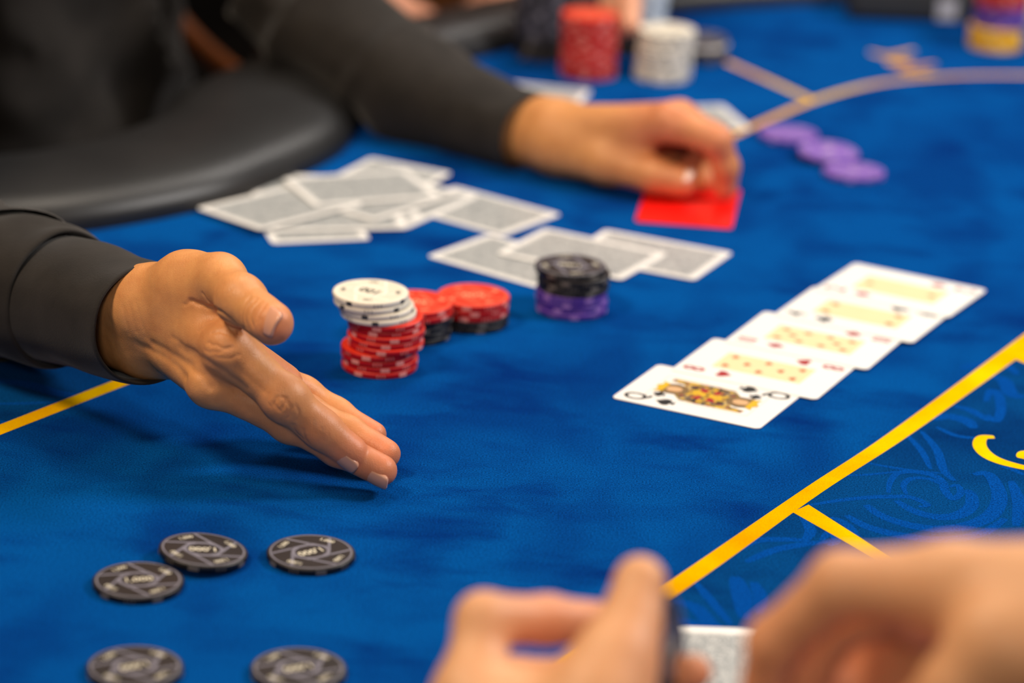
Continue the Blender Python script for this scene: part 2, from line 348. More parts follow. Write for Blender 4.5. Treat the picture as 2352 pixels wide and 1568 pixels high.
# ------------------------------------------------------------------ signed-distance bodies -> surface mesh
def smin(a, b, k):
    h = np.maximum(k - np.abs(a - b), 0) / k
    return np.minimum(a, b) - h * h * k * .25
class Field:
    def __init__(s, lo, hi, h):
        s.lo = np.array(lo, np.float32); s.h = float(h)
        s.n = np.ceil((np.array(hi) - np.array(lo)) / h).astype(int) + 1
        s.g = np.full(s.n, 40., np.float32)
    def window(s, a, b, r):
        lo = np.maximum(np.floor((np.minimum(a, b) - r - s.lo) / s.h).astype(int), 0)
        hi = np.minimum(np.ceil((np.maximum(a, b) + r - s.lo) / s.h).astype(int) + 1, s.n)
        return tuple(slice(l, max(l, u)) for l, u in zip(lo, hi))
    def cap(s, g, a, b, ra, rb, k):
        a = np.array(a, np.float32); b = np.array(b, np.float32)
        w = s.window(a, b, max(ra, rb) + k + 3 * s.h + 4)
        ax = [s.lo[i] + s.h * np.arange(w[i].start, w[i].stop, dtype=np.float32) for i in range(3)]
        X, Y, Z = ax[0][:, None, None], ax[1][None, :, None], ax[2][None, None, :]
        ba = b - a; L = float(ba @ ba) + 1e-6
        t = np.clip(((X - a[0]) * ba[0] + (Y - a[1]) * ba[1] + (Z - a[2]) * ba[2]) / L, 0, 1)
        d = np.sqrt((X - a[0] - t * ba[0]) ** 2 + (Y - a[1] - t * ba[1]) ** 2 + (Z - a[2] - t * ba[2]) ** 2) - (ra + (rb - ra) * t)
        g[w] = smin(g[w], d, k)
    def chain(s, g, pts, k):            # pts: [(point, r), ...]
        for (a, ra), (b, rb) in zip(pts[:-1], pts[1:]): s.cap(g, a, b, ra, rb, k)
def nets(g, lo, h):
    neg = g < 0
    c = np.zeros(np.array(g.shape) - 1, np.int8)
    for i in (0, 1):
        for j in (0, 1):
            for k in (0, 1):
                c += neg[i:g.shape[0] - 1 + i, j:g.shape[1] - 1 + j, k:g.shape[2] - 1 + k]
    act = (c > 0) & (c < 8); idx = np.argwhere(act)
    vid = np.full(c.shape, -1, np.int32); vid[act] = np.arange(len(idx))
    pos = np.zeros((len(idx), 3)); cnt = np.zeros(len(idx))
    cor = [(i, j, k) for i in (0, 1) for j in (0, 1) for k in (0, 1)]
    val = {o: g[idx[:, 0] + o[0], idx[:, 1] + o[1], idx[:, 2] + o[2]] for o in cor}
    for o in cor:
        for ax in range(3):
            if o[ax] == 0:
                p = list(o); p[ax] = 1; p = tuple(p); a, b = val[o], val[p]
                m = (a < 0) != (b < 0); t = a[m] / (a[m] - b[m])
                q = np.tile(np.array(o, float), (m.sum(), 1)); q[:, ax] += t
                pos[m] += q; cnt[m] += 1
    V = lo + h * (idx + pos / cnt[:, None])
    Q = []
    for ax in range(3):
        s0 = [slice(None)] * 3; s1 = [slice(None)] * 3; s0[ax] = slice(0, -1); s1[ax] = slice(1, None)
        A, B = neg[tuple(s0)], neg[tuple(s1)]
        e = np.argwhere(A != B); u, w = (ax + 1) % 3, (ax + 2) % 3
        ok = (e[:, u] > 0) & (e[:, w] > 0) & (e[:, u] < g.shape[u] - 1) & (e[:, w] < g.shape[w] - 1); e = e[ok]
        fl = A[e[:, 0], e[:, 1], e[:, 2]]
        def cell(du, dw):
            x = e.copy(); x[:, u] -= du; x[:, w] -= dw; return vid[x[:, 0], x[:, 1], x[:, 2]]
        q = np.stack([cell(1, 1), cell(0, 1), cell(0, 0), cell(1, 0)], 1)
        q[~fl] = q[~fl][:, ::-1]; Q.append(q)
    Q = np.concatenate(Q); Q = Q[(Q >= 0).all(1)]
    return V, Q
def edges_of(Q):
    E = np.concatenate([Q[:, [0, 1]], Q[:, [1, 2]], Q[:, [2, 3]], Q[:, [3, 0]]]); return np.unique(np.sort(E, 1), axis=0)
def relax(V, Q, it, lam=.5):
    E = edges_of(Q); deg = np.bincount(E.ravel(), minlength=len(V))[:, None]
    for _ in range(it):
        S = np.zeros_like(V)
        for i in range(3):
            S[:, i] = np.bincount(E[:, 0], V[E[:, 1], i], len(V)) + np.bincount(E[:, 1], V[E[:, 0], i], len(V))
        V = V + lam * (S / np.maximum(deg, 1) - V)
    return V
def normals(V, Q):
    n = np.cross(V[Q[:, 2]] - V[Q[:, 0]], V[Q[:, 3]] - V[Q[:, 1]]); N = np.zeros_like(V)
    for c in range(4):
        for i in range(3): N[:, i] += np.bincount(Q[:, c], n[:, i], len(V))
    return N / (np.linalg.norm(N, axis=1, keepdims=True) + 1e-9)
def seg_dist(V, a, b):
    a = np.array(a); b = np.array(b); ba = b - a; t = np.clip(((V - a) @ ba) / (ba @ ba + 1e-9), 0, 1)
    return np.linalg.norm(V - a - t[:, None] * ba, axis=1)
def crease(V, N, pts, depth, width, facing=None):
    d = np.full(len(V), 1e3)
    for a, b in zip(pts[:-1], pts[1:]): d = np.minimum(d, seg_dist(V, a, b))
    w = np.exp(-(d / width) ** 2)
    if facing is not None: w = w * (N @ facing > 0)
    return V - N * (depth * w)[:, None]
def hit(V, px, py, rad=14):            # the surface point of a body met first along a line of sight
    o = K(px, py, 0.0); d = K(px, py, 1000.) - o; d /= np.linalg.norm(d)
    rel = V - o; t = rel @ d; off = np.linalg.norm(rel - t[:, None] * d, axis=1)
    m = off < max(1.2, off.min() + .6); return V[m][np.argmin(t[m])]
def build_hand(palm, fingers, h, lo, hi, kp=11., kj=9., kf=1.3, extra=()):
    f = Field(lo, hi, h); big = f.g
    P = big.copy()
    for it in palm: f.cap(P, *it, kp)
    tot = P.copy()
    for ch in fingers:
        g = np.full(f.n, 40., np.float32); f.chain(g, ch, 5.)
        np.minimum(tot, 40, out=tot)
        j = smin(P, g, kj); tot = smin(tot, j, kf)
    return f, tot
def redness(me, V, spots):
    r = np.zeros(len(V))
    for p, rad, amt in spots: r = np.maximum(r, amt * np.exp(-(np.linalg.norm(V - p, axis=1) / rad) ** 2))
    a = me.color_attributes.new('redness', 'FLOAT_COLOR', 'POINT')
    c = np.ones((len(V), 4), np.float32); c[:, :3] = r[:, None]; a.data.foreach_set('color', c.ravel())
def nail(name, c, axis, nrm, wid, ln, rad, mat, parent):     # curved plate, c = centre on the surface
    ax = axis / np.linalg.norm(axis); n = nrm - ax * (nrm @ ax); n /= np.linalg.norm(n); s = np.cross(ax, n)
    v, f = [], []; nu, nv = 10, 12
    for layer in (0, 1):
        for i in range(nu + 1):
            for j in range(nv + 1):
                u = -1 + 2 * i / nu; t = -1 + 2 * j / nv
                rx = (abs(u) ** 4 + abs(t) ** 4) ** .25; m = max(abs(u), abs(t)); k = m / rx if rx > 1e-6 else 1
                uu, tt = u * k, t * k
                ang = uu * wid / 2 / rad
                p = c + s * (rad * math.sin(ang)) + n * (rad * (math.cos(ang) - 1) - .5 * tt * tt * .9 + (.35 if layer == 0 else -1.2)) + ax * (tt * ln / 2)
                v.append(p)
    st = nv + 1; off = (nu + 1) * st
    for i in range(nu):
        for j in range(nv):
            a = i * st + j; f.append((a, a + 1, a + st + 1, a + st)); f.append((off + a + st, off + a + st + 1, off + a + 1, off + a))
    ring = [i * st for i in range(nu + 1)] + [nu * st + j for j in range(1, st)] + [i * st + nv for i in range(nu - 1, -1, -1)] + [j for j in range(nv - 1, 0, -1)]
    for a, b in zip(ring, ring[1:] + ring[:1]): f.append((a, b, off + b, off + a))
    return mesh_obj(name, v, f, mat, parent)

# lofted sleeve: stations (centre, half-width along s, half-height along t)
def loft(name, st, up, mat, parent, nseg=72, fold=None, lip=None, sub=10):
    ctr = smoothpoly([s[0] for s in st], sub); rad = smoothpoly([(s[1], s[2]) for s in st], sub)
    v, f = [], []; n = len(ctr)
    for i in range(n):
        t_ = ctr[min(i + 1, n - 1)] - ctr[max(i - 1, 0)]; t_ /= np.linalg.norm(t_)
        a = np.cross(t_, up); a /= np.linalg.norm(a); b = np.cross(a, t_)
        for j in range(nseg):
            th = 2 * math.pi * j / nseg; k = 1 + (fold(i / (n - 1), th) if fold else 0)
            v.append(ctr[i] + a * (rad[i][0] * k * math.cos(th)) + b * (rad[i][1] * k * math.sin(th)))
    rows = n
    if lip:                                   # turn the open end inwards so that the cloth has thickness
        t_ = ctr[-1] - ctr[-2]; t_ /= np.linalg.norm(t_)
        for dl, sh in lip:
            for j in range(nseg):
                p = v[(n - 1) * nseg + j]; d = p - ctr[-1]
                v.append(ctr[-1] + d * sh + t_ * dl)
            rows += 1
    for i in range(rows - 1):
        for j in range(nseg):
            a = i * nseg + j; b = i * nseg + (j + 1) % nseg; f.append((a, b, b + nseg, a + nseg))
    return mesh_obj(name, v, f, mat, parent)
def nz(x, y, z=0): return mnoise.noise(Vector((x, y, z)))

# ------------------------------------------------------------------ the dealer
dealer = tag(empty('person', (0, 0, 0)), 'dealer in a black shirt, one open hand gesturing, other hand on the red card', 'person')
NV = -CW                                              # towards the lens
IM, IP_, ID, IT = K(525, 800, 1590), K(655, 915, 1590), K(738, 985, 1595), K(806, 1038, 1598)
MM, MP, MD, MT = K(486, 880, 1603), K(668, 968, 1606), K(775, 1030, 1604), K(876, 1080, 1600)
RM, RP, RD, RT = K(560, 878, 1628), K(700, 945, 1640), K(800, 992, 1634), K(886, 1042, 1624)
PM, PP, PD, PT = K(600, 850, 1640), K(700, 902, 1655), K(775, 948, 1656), K(858, 998, 1650)
TM, TI, TT = K(505, 641, 1602), K(553, 688, 1575), K(624, 742, 1552)
palm = [(K(370, 728, 1642), IM, 15, 11.3), (K(365, 765, 1650), MM, 15, 10.5), (K(372, 790, 1664), RM, 13, 10), (K(385, 800, 1680), PM, 12, 9.5),
        (K(380, 700, 1640), K(465, 690, 1612), 17, 13), (K(365, 690, 1640), K(430, 655, 1622), 15, 15), (K(430, 653, 1622), TM, 15, 12.2), (K(430, 725, 1625), K(520, 768, 1601), 13, 8.5),
        (K(560, 822, 1612), K(650, 880, 1626), 11, 9.5), (K(335, 702, 1645), K(200, 672, 1690), 19.5, 21), (K(335, 782, 1660), K(200, 722, 1705), 19.5, 21),
        (K(200, 697, 1697), K(20, 655, 1740), 27, 28)]
fingers = [[(IM, 12), (IP_, 10.6), (ID, 9.7), (IT, 8.7)], [(MM, 10.5), (MP, 9.6), (MD, 8.6), (MT, 8.2)], [(RM, 10), (RP, 9), (RD, 8.2), (RT, 7.8)],
           [(PM, 9.5), (PP, 8), (PD, 7.2), (PT, 6.9)], [(TM, 11.8), (TI, 11.4), (TT, 11.0)]]
allp = np.array([IM, IT, MT, PT, TM, TT, PP, K(335, 782, 1660), K(20, 655, 1740), MM])
f, g = build_hand(palm, fingers, .85, allp.min(0) - 42, allp.max(0) + 42)
# knuckle and joint swellings
for p, r in ((IP_ + NV * 1.2, 10.7), (MP + NV * 1.2, 9.6), (IM + NV * 2.0, 11.2), (TI, 11.6), (MM + NV * 1.5, 10.5)): f.cap(g, p, p + .1, r, r, 6.)
V, Q = nets(g, f.lo, f.h); V = relax(V, Q, 3, .5); N = normals(V, Q)
V0 = V
def cr(pts, depth, width):
    global V
    P_ = [hit(V0, x, y) for x, y in smoothpoly(pts, 4)]; V = crease(V, N, P_, depth, width)
z1 = lambda *p: [(x / 2.24, 450 + y / 2.24) for x, y in p]
z2 = lambda *p: [(200 + x / 2.94, 540 + y / 2.94) for x, y in p]
for p, dp, wd in (  # web between thumb and hand
        (((690, 452), (770, 482), (860, 508), (925, 552), (985, 600), (1035, 645)), 1.1, 1.2), (((765, 395), (800, 450), (860, 505)), .6, .9), (((640, 475), (700, 452), (760, 475)), .4, .9), (((830, 560), (910, 590), (1000, 650)), .35, .9),
        # thumb joint
        (((1140, 415), (1070, 480), (1050, 560), (1075, 640)), .55, .75), (((1170, 430), (1110, 490), (1090, 560), (1110, 620)), .5, .7), (((1200, 455), (1150, 520), (1135, 590)), .4, .65), (((1100, 400), (1040, 480), (1030, 560), (1050, 640)), .4, .7),
        (((1060, 390), (1000, 460), (990, 540)), .22, .7), (((980, 340), (930, 400), (920, 470)), .2, .8), (((900, 320), (860, 380), (850, 440)), .2, .8), (((1165, 560), (1158, 640), (1200, 700)), .35, .6),
        # first knuckle
        (((830, 655), (900, 640), (980, 672)), .4, .8), (((800, 720), (880, 752), (980, 742)), .45, .8), (((780, 780), (860, 795), (970, 775)), .35, .8), (((860, 832), (960, 842), (1040, 812)), .3, .8), (((740, 640), (800, 600), (870, 590)), .3, .9),
        # middle joints of the fingers
        (((1270, 1090), (1258, 1150), (1290, 1195)), .6, .8), (((1312, 1080), (1332, 1120), (1312, 1175)), .55, .75), (((1360, 1108), (1382, 1180), (1362, 1245)), .5, .8), (((1420, 1150), (1440, 1210), (1425, 1262)), .35, .8), (((1215, 1075), (1205, 1130), (1225, 1160)), .35, .8),
        (((1385, 1290), (1400, 1340), (1440, 1380)), .5, .9), (((1450, 1320), (1455, 1370), (1475, 1405)), .4, .9), (((1545, 1260), (1520, 1310), (1535, 1350)), .22, .8), (((1600, 1300), (1580, 1350), (1600, 1395)), .22, .8),
        # sinews of the back of the hand
        (((330, 745), (430, 790), (560, 860), (650, 960)), .8, 2.4), (((430, 740), (600, 830), (740, 930), (830, 1040)), .9, 2.4), (((620, 770), (780, 850), (930, 940), (1060, 1040)), .8, 2.6), (((560, 690), (640, 750), (720, 790)), .35, 1.4), (((1000, 900), (1090, 980), (1180, 1060)), .4, 1.8),
        (((230, 480), (250, 580), (280, 680)), .2, 1.0), (((270, 460), (295, 560), (325, 660)), .2, 1.0), (((310, 440), (340, 540), (370, 640)), .15, 1.0)):
    cr(z2(*p), dp, wd)
N = normals(V, Q)
disp = np.array([mnoise.noise(Vector(p * .045)) * .35 + mnoise.noise(Vector(p * .16)) * .12 for p in V]); V = V + N * disp[:, None]
hand_parts = [(V, Q)]
spots = [(IT, 18, .95), (MT, 18, .95), (RT, 18, .9), (PT, 16, .9), (TT + (TT - TI) * .25, 13, .75), (IP_, 14, .55), (ID, 16, .7), (MP, 14, .5), (IM, 16, .35), (K(640, 880, 1620), 26, .7), (TI, 11, .3)]

# other hand, fingers on the red card
LW = K(1245, 312, 2150)
iM, iP, iD, iT = K(1535, 280, 2095), K(1646, 322, 2084), K(1668, 382, 2092), K(1666, 430, 2100)
mM, mP, mD, mT = K(1560, 275, 2125), K(1636, 315, 2126), K(1638, 375, 2124), K(1618, 412, 2118)
rM, rP, rD, rT = K(1560, 285, 2150), K(1620, 318, 2158), K(1608, 365, 2150), K(1572, 392, 2140)
pM, pP, pD, pT = K(1545, 300, 2172), K(1598, 328, 2185), K(1570, 358, 2178), K(1530, 380, 2168)
tC, tM, tI, tT = K(1300, 345, 2136), K(1390, 374, 2116), K(1500, 402, 2100), K(1562, 417, 2092)
palm2 = [(K(1275, 300, 2140), iM, 17, 12), (K(1275, 305, 2155), mM, 17, 12), (K(1275, 315, 2165), rM, 15, 11), (K(1285, 325, 2175), pM, 13, 10),
         (K(1280, 335, 2140), K(1395, 345, 2122), 17, 14), (tC, tM, 16, 13), (K(1400, 340, 2122), K(1470, 330, 2110), 12, 10), (K(1450, 335, 2165), K(1545, 350, 2172), 15, 12),
         (K(1270, 295, 2150), K(1130, 270, 2185), 20, 22), (K(1265, 325, 2152), K(1130, 290, 2190), 20, 22), (K(1130, 280, 2187), K(960, 208, 2225), 25, 25)]
fing2 = [[(iM, 12), (iP, 10.2), (iD, 8.6), (iT, 8.2)], [(mM, 12), (mP, 10.2), (mD, 8.6), (mT, 8.2)], [(rM, 11), (rP, 9.6), (rD, 8.2), (rT, 7.8)],
         [(pM, 10), (pP, 8.4), (pD, 7.4), (pT, 7)], [(tM, 13.5), (tI, 11.6), (tT, 10.4)]]
ap2 = np.array([iM, iP, iT, mM, pP, pT, tC, tT, K(1130, 280, 2187), K(960, 205, 2225)])
f, g = build_hand(palm2, fing2, 1.5, ap2.min(0) - 40, ap2.max(0) + 40)
V2, Q2 = nets(g, f.lo, f.h); V2 = relax(V2, Q2, 3, .5); hand_parts.append((V2, Q2))
spots += [(iM, 30, .75), (iP, 22, .8), (iT, 20, .95), (mP, 30, .8), (tT, 20, .6)]
# arms and trunk under the shirt (same body)
RW, RE, RSH = K(310, 742, 1652), np.array([-392., 1748, 40]), np.array([-500., 2110, 370])
LE, LSH = np.array([-160., 2270, 54]), np.array([-222., 2585, 385])
TC = np.array([-372., 2365, 0])
f = Field((-720, 1660, -420), (60, 2800, 520), 12.)
g = f.g.copy()
for a, b, ra, rb in ((K(20, 655, 1740), RE, 28, 26), (RE, RSH, 26, 32), (K(960, 205, 2225), LE, 26, 24), (LE, LSH, 24, 34), (RSH, LSH, 40, 40),
                     (TC + [-10, -60, -300], TC + [-40, -60, 330], 58, 56), (TC + [-10, 60, -300], TC + [-40, 60, 330], 58, 56), (TC + [-40, -50, 380], TC + [-30, -50, 500], 58, 58)):
    f.cap(g, a, b, ra, rb, 14.)
V3, Q3 = nets(g, f.lo, f.h); hand_parts.append((relax(V3, Q3, 2), Q3))
Va = np.concatenate([p[0] for p in hand_parts]); off = np.cumsum([0] + [len(p[0]) for p in hand_parts])
Qa = np.concatenate([p[1] + o_ for p, o_ in zip(hand_parts, off)])
body = np_obj('body', Va, Qa, M['skin_dealer'], dealer); redness(body.data, Va, spots)
body['label'] = 'tanned hands'
# nails
NIDX = 1
def nail_at(Vs, px, py, axis, nrm_, wid, ln, rad, mat, lift=0.):
    c = hit(Vs, px, py) + nrm_ / np.linalg.norm(nrm_) * lift; nail('fingernail', c, axis, nrm_, wid, ln, rad, mat, dealer)
nt = NV * .86 - CR * .42 + CU * .10
nail_at(V, 609, 733, TT - TI, nt, 15, 14, 11.2, M['nail'], .15)
nidx = -CU * .74 - CR * .30 + NV * .60; nidx -= (IT - ID) * (nidx @ (IT - ID)) / ((IT - ID) @ (IT - ID)); nidx /= np.linalg.norm(nidx)
nail('fingernail', IT + nidx * 8.7 + (IT - ID) / np.linalg.norm(IT - ID) * .6, IT - ID, nidx, 11, 12.5, 8, M['nail'], dealer)
nail('fingernail', MT + nidx * 8.15 + (MT - MD) / np.linalg.norm(MT - MD) * .6, MT - MD, nidx, 11, 12, 8, M['nail'], dealer)
nail('fingernail', tT + (NV * .75 + CU * .62) * 9.2 + CR * 1.5, tT - tI, NV * .75 + CU * .62, 13, 14, 9, M['nail_far'], dealer)
# shirt: trunk and sleeves as one cloth surface with folds
f = Field((-760, 1640, -430), (60, 2820, 470), 6.)
g = f.g.copy()
SW = K(150, 690, 1712); SL = K(1075, 258, 2196)
for a, b, ra, rb in ((SW, K(20, 655, 1742), 37, 40), (K(20, 655, 1742), RE, 41, 52), (RE, RSH, 56, 68), (SL, K(960, 212, 2228), 34, 40), (K(960, 212, 2228), LE, 41, 48), (LE, LSH, 50, 68), (RSH, LSH, 70, 70),
                     (TC + [0, -75, -330], TC + [-30, -85, 320], 112, 100), (TC + [0, 75, -330], TC + [-30, 85, 320], 112, 100)):
    f.cap(g, a, b, ra, rb, 16.)
Vs, Qs = nets(g, f.lo, f.h); Vs = relax(Vs, Qs, 2); Ns = normals(Vs, Qs)
d_arm = np.minimum(seg_dist(Vs, SL, LE), seg_dist(Vs, LE, LSH)); d_r = np.minimum(seg_dist(Vs, SW, RE), seg_dist(Vs, RE, RSH))
fold = np.empty(len(Vs))
axL = (LE - SL) / np.linalg.norm(LE - SL); axR = (RE - SW) / np.linalg.norm(RE - SW)
for i, p in enumerate(Vs):
    n1 = mnoise.noise(Vector(p * .012)); n2 = mnoise.noise(Vector((p[0] * .006 + 9, p[1] * .006, p[2] * .02)))
    if d_arm[i] < 88:
        s = (p - SL) @ axL; q_ = s * .046 + 2.4 * n1 + (p[2] - .5 * p[1]) * .022
        fold[i] = 17 * (.9 - 1.9 * abs(math.sin(q_)) ** .7) * (.4 + 1.1 * abs(n2)) * min(1, max(.06, (s - 45) / 150)) + 3 * n1
    elif d_r[i] < 85:
        s = (p - SW) @ axR; fold[i] = 3.5 * math.sin(s * .12 + 3.0 * n1 + p[2] * .04) * (.4 + abs(n2)) + 2 * n1
    else:
        q_ = p[1] * .026 + 1.6 * n1 + p[2] * .010
        fold[i] = 20 * (.9 - 1.8 * abs(math.sin(q_)) ** .7) * (.55 + n2) + 8 * mnoise.noise(Vector((p[0] * .02 + p[2] * .014, p[1] * .02, p[2] * .014)))
        fold[i] -= 22 * math.exp(-((p[1] - 2318 - 14 * math.sin(p[2] * .02)) / 11) ** 2) if p[0] > -330 else 0        # front placket gap
Vs = Vs + Ns * fold[:, None]
np_obj('shirt', Vs, Qs, M['shirt'], dealer)['label'] = 'black cotton shirt'
UPZ = np.array([0, 0, 1.])
def cuff_fold(u, th): return .035 * nz(u * 3, math.cos(th) * 1.6, math.sin(th) * 1.6) + .018 * math.sin(3 * th + 2) * (1 - u)
def sleeve_fold(u, th): return .10 * nz(u * 3.2 + 4, math.cos(th) * 1.3, math.sin(th) * 1.3) * (1 - .5 * u)
c1 = loft('cuff', [(K(110, 684, 1722), 37, 35), (K(200, 702, 1694), 36.5, 34.5), (K(275, 728, 1670), 35.5, 33.5), (K(343, 746, 1646), 34.5, 32)], UPZ, M['shirt'], dealer,
          fold=cuff_fold, lip=[(.8, .985), (.6, .955), (-8, .93), (-40, .93)])
c1['label'] = 'buttoned cuff of black shirt'
loft('sleeve_fold', [(K(-60, 640, 1760), 46, 42), (K(20, 655, 1742), 45, 41), (K(95, 674, 1725), 43, 40), (K(145, 686, 1712), 40.5, 38)], UPZ, M['shirt'], dealer,
     fold=sleeve_fold, lip=[(3, .97), (1, .93), (-14, .9)])
c2 = loft('cuff', [(K(1060, 252, 2200), 34, 33), (K(1120, 274, 2186), 32.5, 30.5), (K(1170, 290, 2172), 31.5, 28.5), (K(1222, 306, 2156), 30.5, 27)], UPZ, M['shirt'], dealer,
          fold=cuff_fold, lip=[(.8, .98), (.5, .95), (-30, .93)])

# ------------------------------------------------------------------ the near player (hands at the bottom edge)
player = tag(empty('person', (0, 0, 0)), 'near player with bare fair hands, thumb raised, holding a black chip', 'person')
d0 = 1200
aM, aP, aD, aT = K(1080, 1600, 1180), K(1110, 1424, 1195), K(1258, 1424, 1212), K(1372, 1430, 1222)
bC, bM, bK, bI, bT = K(1290, 1760, 1150), K(1380, 1600, 1168), K(1415, 1515, 1175), K(1445, 1440, 1182), K(1470, 1336, 1190)
palmL = [(K(1115, 1650, 1182), K(1370, 1655, 1172), 20, 20), (K(1280, 1900, 1140), aM, 24, 12), (K(1280, 1900, 1140), bM, 24, 15), (bM, bK, 15, 13.5), (K(1280, 1900, 1140), K(1300, 2250, 1090), 27, 32),
         (K(1130, 1700, 1215), K(1280, 1900, 1180), 16, 22)]
fingL = [[(aM, 12), (aP, 10.4), (aD, 9.3), (aT, 8.6)], [(bM, 15), (bK, 13.5), (bI, 11.8), (bT, 10.2)],
         [(K(1130, 1660, 1215), 11), (K(1180, 1570, 1228), 10), (K(1370, 1560, 1232), 9), (K(1500, 1560, 1222), 8.2), (K(1592, 1545, 1212), 7.6)],
         [(K(1150, 1720, 1238), 10.5), (K(1200, 1640, 1250), 9.5), (K(1390, 1630, 1250), 8.6), (K(1560, 1640, 1235), 7.8)]]
apL = np.array([aP, aT, bT, K(1592, 1545, 1212), K(1280, 1900, 1140), K(1300, 2250, 1090), aM, K(1200, 1640, 1250)])
f, g = build_hand(palmL, fingL, 1.6, apL.min(0) - 45, apL.max(0) + 45)
VL, QL = nets(g, f.lo, f.h); VL = relax(VL, QL, 3)
rI = [K(2190, 1345, 1098), K(1932, 1338, 1110), K(1778, 1472, 1130), K(1752, 1590, 1142)]
palmR = [(K(2640, 1400, 1070), rI[0], 25, 15), (K(2640, 1420, 1085), K(2170, 1370, 1125), 25, 13), (K(2640, 1450, 1100), K(2160, 1400, 1150), 22, 12),
         (K(2560, 1480, 1065), K(2300, 1475, 1075), 22, 16), (K(2300, 1420, 1092), K(2110, 1425, 1112), 13, 9), (K(2640, 1420, 1080), K(3000, 1500, 1040), 27, 33), (K(2220, 1500, 1150), K(2010, 1600, 1185), 26, 20)]
fingR = [[(rI[0], 15), (rI[1], 11.2), (rI[2], 9.6), (rI[3], 8.8)],
         [(K(2170, 1370, 1125), 13), (K(1930, 1415, 1142), 10.6), (K(1850, 1540, 1150), 9.4), (K(1835, 1640, 1152), 8.6)],
         [(K(2160, 1400, 1150), 12), (K(1960, 1470, 1172), 10), (K(1900, 1590, 1170), 9), (K(1890, 1680, 1168), 8.2)],
         [(K(2300, 1475, 1075), 16), (K(2205, 1575, 1080), 13), (K(2110, 1670, 1092), 11.6), (K(2030, 1740, 1105), 10.2)]]
apR = np.array([rI[1], rI[3], K(1900, 1590, 1170), K(3000, 1500, 1040), K(2030, 1740, 1105), K(2640, 1400, 1070)])
f, g = build_hand(palmR, fingR, 1.6, apR.min(0) - 45, apR.max(0) + 45)
VR, QR = nets(g, f.lo, f.h); VR = relax(VR, QR, 3)
lw_, rw_ = K(1300, 2250, 1090), K(3000, 1500, 1040)
PLE, PRE, PLS, PRS = np.array([190., 800, 20]), np.array([520., 800, 60]), np.array([270., 560, 310]), np.array([600., 560, 310])
f = Field((-60, 350, -420), (800, 1160, 480), 10.); g = f.g.copy()
for a, b, ra, rb in ((lw_, PLE, 31, 40), (PLE, PLS, 42, 50), (rw_, PRE, 32, 40), (PRE, PRS, 42, 50), (PLS, PRS, 58, 58), (np.array([360., 530, -330]), np.array([360., 530, 300]), 95, 85), (np.array([510., 530, -330]), np.array([510., 530, 300]), 95, 85)):
    f.cap(g, a, b, ra, rb, 30.)
VB, QB = nets(g, f.lo, f.h); VB = relax(VB, QB, 2)
Va = np.concatenate([VL, VR, VB]); Qa = np.concatenate([QL, QR + len(VL), QB + len(VL) + len(VR)])
b_ = np_obj('body', Va, Qa, M['skin_player'], player)
redness(b_.data, Va, [(aD, 30, .8), (aT, 26, .9), (K(1592, 1545, 1212), 24, .9), (rI[2], 26, .6), (rI[3], 30, .8), (K(1930, 1415, 1142), 40, .8), (K(1850, 1540, 1150), 50, .9), (K(2110, 1425, 1112), 25, .6)])
b_['label'] = 'fair bare hands'
f = Field((100, 330, -430), (800, 900, 470), 12.); g = f.g.copy()
for a, b, ra, rb in ((PLE, PLS, 54, 64), (PRE, PRS, 54, 64), (PLS, PRS, 70, 70), (np.array([360., 530, -330]), np.array([360., 530, 290]), 112, 100), (np.array([510., 530, -330]), np.array([510., 530, 290]), 112, 100)):
    f.cap(g, a, b, ra, rb, 36.)
VS, QS = nets(g, f.lo, f.h); np_obj('shirt', relax(VS, QS, 2), QS, M['navy'], player)

# ------------------------------------------------------------------ far players
def generic_hand(wrist, fwd, side, nrm, s=1., curl=.5, spread=1.0):
    fwd, side, nrm = (np.array(x, float) / np.linalg.norm(x) for x in (fwd, side, nrm))
    P = lambda a, b, c: wrist + s * (fwd * a + side * b + nrm * c)
    palm = [(P(0, 4, 0), P(82, 24, 0), 15 * s, 11 * s), (P(0, 0, 0), P(86, 4, 2), 15 * s, 11 * s), (P(0, -4, 0), P(80, -15, 1), 15 * s, 10 * s), (P(0, -8, 0), P(72, -32, -2), 14 * s, 9 * s), (P(5, 12, -6), P(45, 36, -12), 15 * s, 11 * s)]
    fs = []
    for b, a0, L, r in ((24, 82, (44, 26, 18), 9.5), (4, 86, (47, 29, 19), 9.6), (-15, 80, (43, 27, 18), 9), (-32, 72, (34, 20, 16), 8)):
        p = P(a0, b, 0); ch = [(p, r * 1.1 * s)]; ang = 0.
        for i, l in enumerate(L):
            ang -= curl * (.7, 1.1, .7)[i]; p = p + s * l * (fwd * math.cos(ang) + nrm * math.sin(ang) + side * .004 * b * spread); ch.append((p, r * (1, .9, .85)[i] * s))
        fs.append(ch)
    fs.append([(P(45, 36, -12), 11.5 * s), (P(72, 48, -20), 10.2 * s), (P(95, 46, -30), 9.2 * s)])
    return palm, fs
